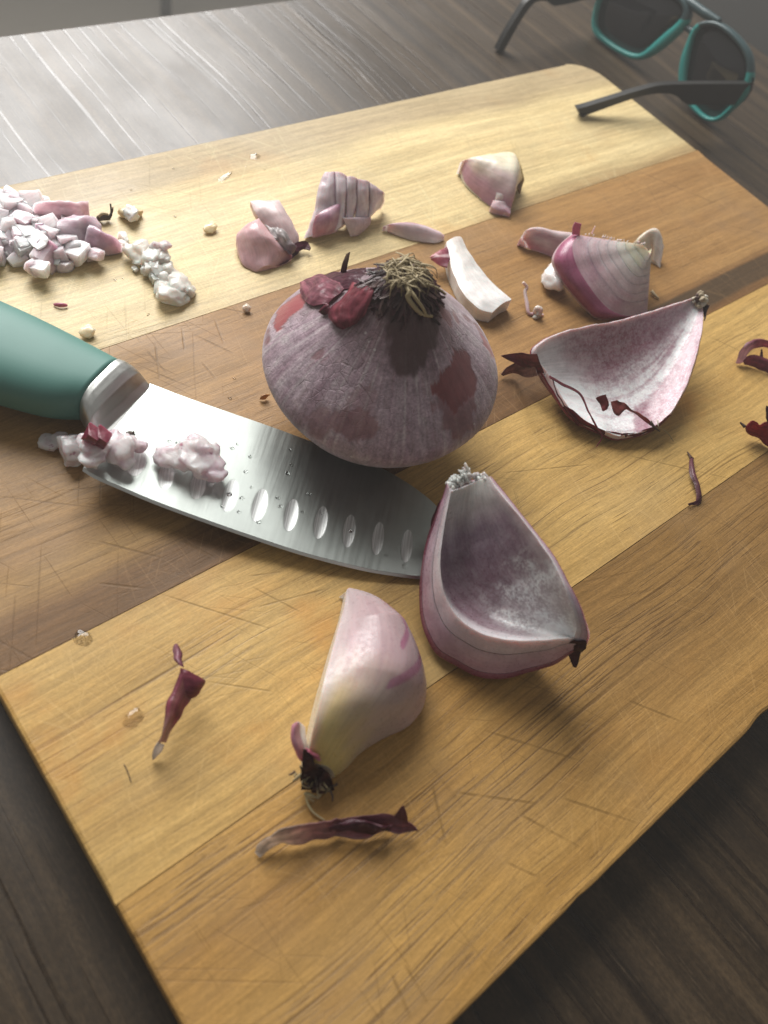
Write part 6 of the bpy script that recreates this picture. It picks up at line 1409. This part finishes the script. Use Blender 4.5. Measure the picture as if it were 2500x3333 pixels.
# ------------------------------------------------------------------ dry skin strips
def strips():
    o = empty('onion_skin', (0.03336, 0.09520, 0.01600), 'twisted maroon onion skin strip with a white tip, alone near the left corner', 'onion skin')
    S = surf([(0.02193, 0.08782, 0.01660), (0.02300, 0.08880, 0.01900), (0.02415, 0.08931, 0.02200)], [(0.02222, 0.08762, 0.01660), (0.02448, 0.08792, 0.01800), (0.02545, 0.08840, 0.02000)], 14, 6, (0, 0, 0.001), wob=0.0005)
    mk('tip', sheet(S, 0.0003, lambda t, u, s: (0.66, 0.62, 0.60)), FILM, o)
    S = surf([(0.02404, 0.08928, 0.02200), (0.02581, 0.09024, 0.02300), (0.02989, 0.09466, 0.02500), (0.03332, 0.09758, 0.02600), (0.03740, 0.10088, 0.02700)], [(0.02608, 0.08880, 0.02000), (0.02813, 0.08977, 0.02100), (0.03121, 0.09120, 0.02200), (0.03501, 0.09377, 0.02200), (0.03700, 0.09453, 0.02250)], 30, 12, (0.001, 0.001, 0.002), wob=0.0007)
    mk('strip', sheet(S, 0.0003, lambda t, u, s: mixc(mixc((0.50, 0.33, 0.28), (0.36, 0.10, 0.14), sm(t, 0.12, 0.42)), (0.52, 0.25, 0.21), 0.6*sm(abs(u-0.42), 0.16, 0.03))), DRY, o)
    S = surf([(0.03740, 0.10088, 0.02700), (0.03861, 0.09967, 0.02650), (0.03991, 0.09783, 0.02500), (0.04121, 0.09633, 0.02300)], [(0.03414, 0.09633, 0.02450), (0.03447, 0.09509, 0.02300), (0.03655, 0.09419, 0.02200), (0.03868, 0.09424, 0.02200)], 16, 12, (0, 0, 0.002), wob=0.0007, seed=4)
    mk('flap', sheet(S, 0.0003, lambda t, u, s: mixc((0.34, 0.085, 0.125), (0.24, 0.05, 0.08), 0.5+0.6*fbm(t*2, u*6, 1, 2))), DRY, o)
    S = surf([(0.04073, 0.10905, 0.02300), (0.03893, 0.10723, 0.02400), (0.03760, 0.10458, 0.02500), (0.03764, 0.10216, 0.02600)], [(0.04120, 0.10876, 0.02300), (0.04025, 0.10553, 0.02450), (0.03931, 0.10323, 0.02550), (0.03841, 0.10066, 0.02650)], 18, 6, (0, 0, 0.001), wob=0.0007, seed=6)
    mk('tail', sheet(S, 0.0003, lambda t, u, s: mixc((0.42, 0.20, 0.26), (0.20, 0.06, 0.09), u)), DRY, o)
    o = empty('onion_skin', (0.04902, 0.04830, 0.01600), 'long crumpled purple skin strip with a clear end, nearest the near board edge', 'onion skin')
    def cf(t, u, s):
        c = grad([(0, (0.74, 0.69, 0.62)), (0.20, (0.66, 0.54, 0.46)), (0.38, (0.46, 0.26, 0.26)), (0.7, (0.26, 0.095, 0.13)), (1, (0.29, 0.11, 0.135))], t+0.05*fbm(t*5, u*4, 2, 2))
        return mixc(c, (0.50, 0.34, 0.36), 0.55*sm(u, 0.80, 0.98)*sm(t, 0.2, 0.4))
    S = surf([(0.03044, 0.05543, 0.01700), (0.03232, 0.05591, 0.01950), (0.03501, 0.05579, 0.02200), (0.03869, 0.05511, 0.02300), (0.04460, 0.05189, 0.02200), (0.05100, 0.04935, 0.02200), (0.05553, 0.04709, 0.02250), (0.06004, 0.04433, 0.02200), (0.06188, 0.04182, 0.02100), (0.06379, 0.03879, 0.02000), (0.06442, 0.03683, 0.01900)],
             [(0.03055, 0.05416, 0.01650), (0.03267, 0.05422, 0.01700), (0.03610, 0.05349, 0.01700), (0.04077, 0.05095, 0.01700), (0.04685, 0.04806, 0.01750), (0.05249, 0.04409, 0.01700), (0.05839, 0.04076, 0.01800), (0.06194, 0.03831, 0.01750), (0.06453, 0.03623, 0.01800)], 70, 22, (0.0, 0.0, -0.0008), wob=0.0010, seed=3)
    S[..., 2] = np.maximum(S[..., 2], ZB+0.0004)
    mk('strip', sheet(S, 0.00025, cf), DRY, o)
    S = surf([(0.04763, 0.04943, 0.02250), (0.05199, 0.04729, 0.02200), (0.05572, 0.04453, 0.02250), (0.05997, 0.04091, 0.02200)], [(0.04710, 0.04884, 0.01900), (0.05143, 0.04559, 0.01900), (0.05564, 0.04321, 0.01900), (0.05940, 0.04017, 0.01900)], 30, 10, (0, 0, 0.002), wob=0.0013, seed=8)
    mk('fold', sheet(S, 0.00025, lambda t, u, s: mixc((0.12, 0.03, 0.05), (0.36, 0.21, 0.24), sm(fbm(t*6, u*4, 4, 3), 0.15, 0.6))), DRY, o)
    S = surf([(0.06150, 0.04239, 0.02200), (0.06246, 0.04267, 0.02350), (0.06374, 0.04291, 0.02500)], [(0.06350, 0.03911, 0.02100), (0.06391, 0.04037, 0.02250), (0.06398, 0.04266, 0.02500)], 12, 8, wob=0.0005)
    mk('flap', sheet(S, 0.00025, lambda t, u, s: (0.20, 0.06, 0.065)), DRY, o)
    th = join([tube([(0.23477, 0.08042, 0.01660), (0.23413, 0.07896, 0.01680), (0.23331, 0.07746, 0.01700)], [0.00025, 0.0004, 0.0007], 8, 5, (0.22, 0.12, 0.10)),
               sheet(surf([(0.23313, 0.07781, 0.01700), (0.22854, 0.07528, 0.01760), (0.22497, 0.07197, 0.01800), (0.22262, 0.06794, 0.01800), (0.22104, 0.06531, 0.01760), (0.21915, 0.06351, 0.01700)], [(0.23437, 0.07724, 0.01700), (0.23040, 0.07411, 0.01720), (0.22766, 0.07115, 0.01720), (0.22510, 0.06721, 0.01720), (0.22333, 0.06466, 0.01680), (0.22060, 0.06221, 0.01640)], 34, 7, (0, 0, 0.0012), wob=0.0004), 0.0004, lambda t, u, s: mixc((0.25, 0.10, 0.12), (0.14, 0.035, 0.06), u)),
               sheet(surf([(0.22031, 0.06341, 0.01720), (0.21807, 0.06396, 0.01720), (0.21461, 0.06475, 0.01760)], [(0.21969, 0.06218, 0.01650), (0.21773, 0.06319, 0.01650), (0.21512, 0.06436, 0.01700)], 10, 4, wob=0.0003), 0.0004, lambda t, u, s: (0.13, 0.035, 0.055))])
    solo('onion_skin', th, DRY, 'thin wavy purple skin thread below the hollow cup', 'onion skin')
    o = empty('onion_skin', (0.30473, 0.09722, 0.01600), 'curled glossy purple skin at the right edge, above the dark red one', 'onion skin')
    S = surf([(0.29361, 0.10084, 0.01680), (0.29425, 0.10226, 0.02000), (0.29665, 0.10312, 0.02400), (0.30223, 0.10242, 0.02500), (0.30759, 0.09887, 0.02500), (0.31420, 0.09269, 0.02400)], [(0.29702, 0.09919, 0.01680), (0.29703, 0.10033, 0.02000), (0.29939, 0.10068, 0.02200), (0.30490, 0.09988, 0.02200), (0.30834, 0.09703, 0.02200), (0.31325, 0.09043, 0.02200)], 34, 12, (0, 0, 0.0015), wob=0.0007, seed=2)
    mk('curl', sheet(S, 0.0005, lambda t, u, s: mixc((0.64, 0.44, 0.49), (0.42, 0.15, 0.21), sm(t, 0.1, 0.45))), DRY, o)
    S = surf([(0.29597, 0.09934, 0.01800), (0.29744, 0.09983, 0.02000), (0.30041, 0.09866, 0.02050), (0.30481, 0.09335, 0.02050), (0.31023, 0.08674, 0.02000)], [(0.29726, 0.09868, 0.01660), (0.29931, 0.09689, 0.01650), (0.30129, 0.09352, 0.01650), (0.30340, 0.08918, 0.01650), (0.30703, 0.08172, 0.01650)], 30, 10, (0, 0, 0.001), wob=0.0005, seed=5)
    mk('fold', sheet(S, 0.0005, lambda t, u, s: mixc((0.34, 0.10, 0.15), (0.24, 0.055, 0.09), u)), DRY, o)
    S = surf([(0.30242, 0.09654, 0.02000), (0.30393, 0.09777, 0.02100), (0.30477, 0.09873, 0.02200)], [(0.30372, 0.09561, 0.02000), (0.30482, 0.09735, 0.02100), (0.30505, 0.09872, 0.02200)], 8, 4)
    mk('tab', sheet(S, 0.0004, lambda t, u, s: (0.15, 0.045, 0.07)), DRY, o)
    o = empty('onion_skin', (0.27195, 0.06952, 0.01600), 'dark red jagged skin flake at the right edge, beneath the curled one', 'onion skin')
    S = surf([(0.25943, 0.07531, 0.02300), (0.26079, 0.07553, 0.02400), (0.26258, 0.07509, 0.02500), (0.26439, 0.07234, 0.02400), (0.26727, 0.07204, 0.02500), (0.27385, 0.06903, 0.02600)], [(0.26020, 0.07477, 0.02200), (0.26307, 0.07309, 0.01900), (0.26696, 0.07018, 0.01700), (0.26812, 0.06725, 0.01660), (0.26927, 0.06407, 0.01650), (0.27127, 0.05720, 0.01650)], 30, 16, (0, 0, 0.0015), wob=0.0006, seed=3)
    mk('flake', sheet(S, 0.0004, lambda t, u, s: mixc((0.40, 0.035, 0.055), (0.24, 0.018, 0.03), u+0.3*fbm(t*4, u*4, 1, 2))), DRY, o)
    S = surf([(0.26768, 0.07209, 0.02500), (0.26640, 0.07364, 0.02800), (0.26575, 0.07545, 0.03100)], [(0.26956, 0.07005, 0.02500), (0.26918, 0.07169, 0.02800), (0.27015, 0.07300, 0.03000)], 12, 6, wob=0.0005)
    mk('tab', sheet(S, 0.0004, lambda t, u, s: (0.12, 0.02, 0.034)), DRY, o)
    mk('thread', tube([(0.25929, 0.07502, 0.02300), (0.25936, 0.07614, 0.02300), (0.25925, 0.07752, 0.02300)], [0.0007, 0.0005, 0.0003], 8, 5, (0.05, 0.02, 0.02)), DRY, o)
    solo('hair', tube([(0.01617, 0.09052, 0.01620), (0.01599, 0.08839, 0.01620), (0.01547, 0.08583, 0.01620)], [0.00012, 0.00012], 10, 4, (0.10, 0.07, 0.04)), ROOT, 'single short dark hair on the yellow plank', 'hair')
strips()

# ------------------------------------------------------------------ water drops
def water():
    W = M('water', Base_Color=(1, 1, 1), Roughness=0.02)
    W.set('Transmission Weight', 1.0)
    W.set('IOR', 1.33)
    def drop(c, rx, ry, h, seed, rot=0.0):
        n, nr = 36, 8
        V = []; F = []
        for i in range(nr+1):
            f = i/nr
            for k in range(n):
                a = 2*math.pi*k/n
                q = 1+0.28*noise.noise((math.cos(a)*1.1+seed, math.sin(a)*1.1, seed))
                x, y = rx*q*f*math.cos(a), ry*q*f*math.sin(a)
                V.append((c[0]+x*math.cos(rot)-y*math.sin(rot), c[1]+x*math.sin(rot)+y*math.cos(rot), c[2]-0.0002+h*(1-f**2.6)))
        for i in range(nr):
            for k in range(n):
                F.append((i*n+k, (i+1)*n+k, (i+1)*n+(k+1) % n, i*n+(k+1) % n))
        F.append(tuple(nr*n+k for k in range(n))[::-1])
        return geo(V, F)
    D = [((0.02320, 0.12508, 0.01600), 3.2, 3.6, 1.0, 'water drop at the plank seam near the left corner'), ((0.02350, 0.09941, 0.01600), 4.2, 3.2, 1.0, 'water drop left of the twisted maroon skin strip'),
         ((0.18070, 0.28695, 0.01600), 5.2, 3.6, 0.5, 'flat water spot on the pale plank behind the pink petals'), ((0.16128, 0.27924, 0.01600), 7.5, 2.6, 0.5, 'long beaded water smear left of the flat water spot')]
    for k, (c, rx, ry, h, lb) in enumerate(D):
        solo('water_drop', drop(c, rx*.8/1000, ry*.8/1000, h*.6/1000, k*3.1, 0.4), W, lb, 'water drop')
    small = [(0.16531, 0.28115, 0.01600), (0.16864, 0.27914, 0.01600), (0.17319, 0.28263, 0.01600), (0.15508, 0.27735, 0.01600), (0.14454, 0.29093, 0.01600), (0.14714, 0.29168, 0.01600), (0.12266, 0.28434, 0.01600), (0.12971, 0.28888, 0.01600), (0.14505, 0.26979, 0.01600), (0.13004, 0.26391, 0.01600), (0.17954, 0.27785, 0.01600), (0.11208, 0.29723, 0.01600), (0.13006, 0.26448, 0.01600), (0.13331, 0.26640, 0.01600), (0.09659, 0.24161, 0.01600), (0.12196, 0.22031, 0.01600), (0.10023, 0.17774, 0.01600), (0.09665, 0.19254, 0.01600), (0.10612, 0.18459, 0.01600), (0.12181, 0.20252, 0.01600), (0.09566, 0.22251, 0.01600), (0.13566, 0.26550, 0.01600), (0.09363, 0.24196, 0.01600), (0.12639, 0.21741, 0.01600)]
    for k, c in enumerate(small[::2]):
        solo('water_drop', drop(c, random.uniform(0.5, 1.1)/1000, random.uniform(0.4, 0.8)/1000, 0.0004, k*1.7, k), W, 'tiny water bead on the board between the mince and the whole onion', 'water drop', 'tiny water beads on the board')
    onb = [(0.08921, 0.15662, 0.02248), (0.08685, 0.15599, 0.02255), (0.09012, 0.15098, 0.02216), (0.08593, 0.14674, 0.02213), (0.07403, 0.14379, 0.02251), (0.07311, 0.14533, 0.02263), (0.07726, 0.14217, 0.02229), (0.07437, 0.15050, 0.02284), (0.07319, 0.13937, 0.02233), (0.08842, 0.13161, 0.02126), (0.07645, 0.13557, 0.02199), (0.07966, 0.13019, 0.02158), (0.08932, 0.13445, 0.02136), (0.07210, 0.15293, 0.02306), (0.07974, 0.13929, 0.02203), (0.10292, 0.14780, 0.02143), (0.10001, 0.14275, 0.02130), (0.09708, 0.14072, 0.02133), (0.09852, 0.13150, 0.02080), (0.10668, 0.13256, 0.02049), (0.09822, 0.12440, 0.02046), (0.10727, 0.12370, 0.02002), (0.10288, 0.11484, 0.01978), (0.10720, 0.10278, 0.01898), (0.10984, 0.09706, 0.01857), (0.07338, 0.16463, 0.02359), (0.07145, 0.16610, 0.02375), (0.07021, 0.15441, 0.02322), (0.08443, 0.14133, 0.02193), (0.09329, 0.12693, 0.02081)]
    for k, c in enumerate(onb):
        solo('water_drop', drop(np.array(c), random.uniform(0.5, 1.3)/1000, random.uniform(0.5, 1.0)/1000, 0.0005, k*1.3, k), W, 'tiny water bead on the knife blade', 'water drop', 'tiny water beads on the blade')
water()

# ------------------------------------------------------------------ added thin volume standing in for the lens flare veil
def flare_veil():
    m = bpy.data.materials.new('flare_veil')
    m.use_nodes = True
    nt = m.node_tree
    nt.nodes.clear()
    out = nt.nodes.new('ShaderNodeOutputMaterial')
    v = nt.nodes.new('ShaderNodeVolumePrincipled')
    v.inputs['Color'].default_value = (1.0, 0.98, 0.95, 1)
    v.inputs['Density'].default_value = 0.13
    v.inputs['Anisotropy'].default_value = 0.35
    nt.links.new(v.outputs[0], out.inputs['Volume'])
    x0, x1, y0, y1, z0, z1 = -1.2, 3.4, -1.2, 3.4, -1.75, 0.33
    V = [(x, y, z) for z in (z0, z1) for (x, y) in ((x0, y0), (x1, y0), (x1, y1), (x0, y1))]
    F = [(3, 2, 1, 0), (4, 5, 6, 7), (0, 1, 5, 4), (1, 2, 6, 5), (2, 3, 7, 6), (3, 0, 4, 7)]
    mk('flare_veil', geo(V, F), m, kind='stuff', smooth=False)
flare_veil()
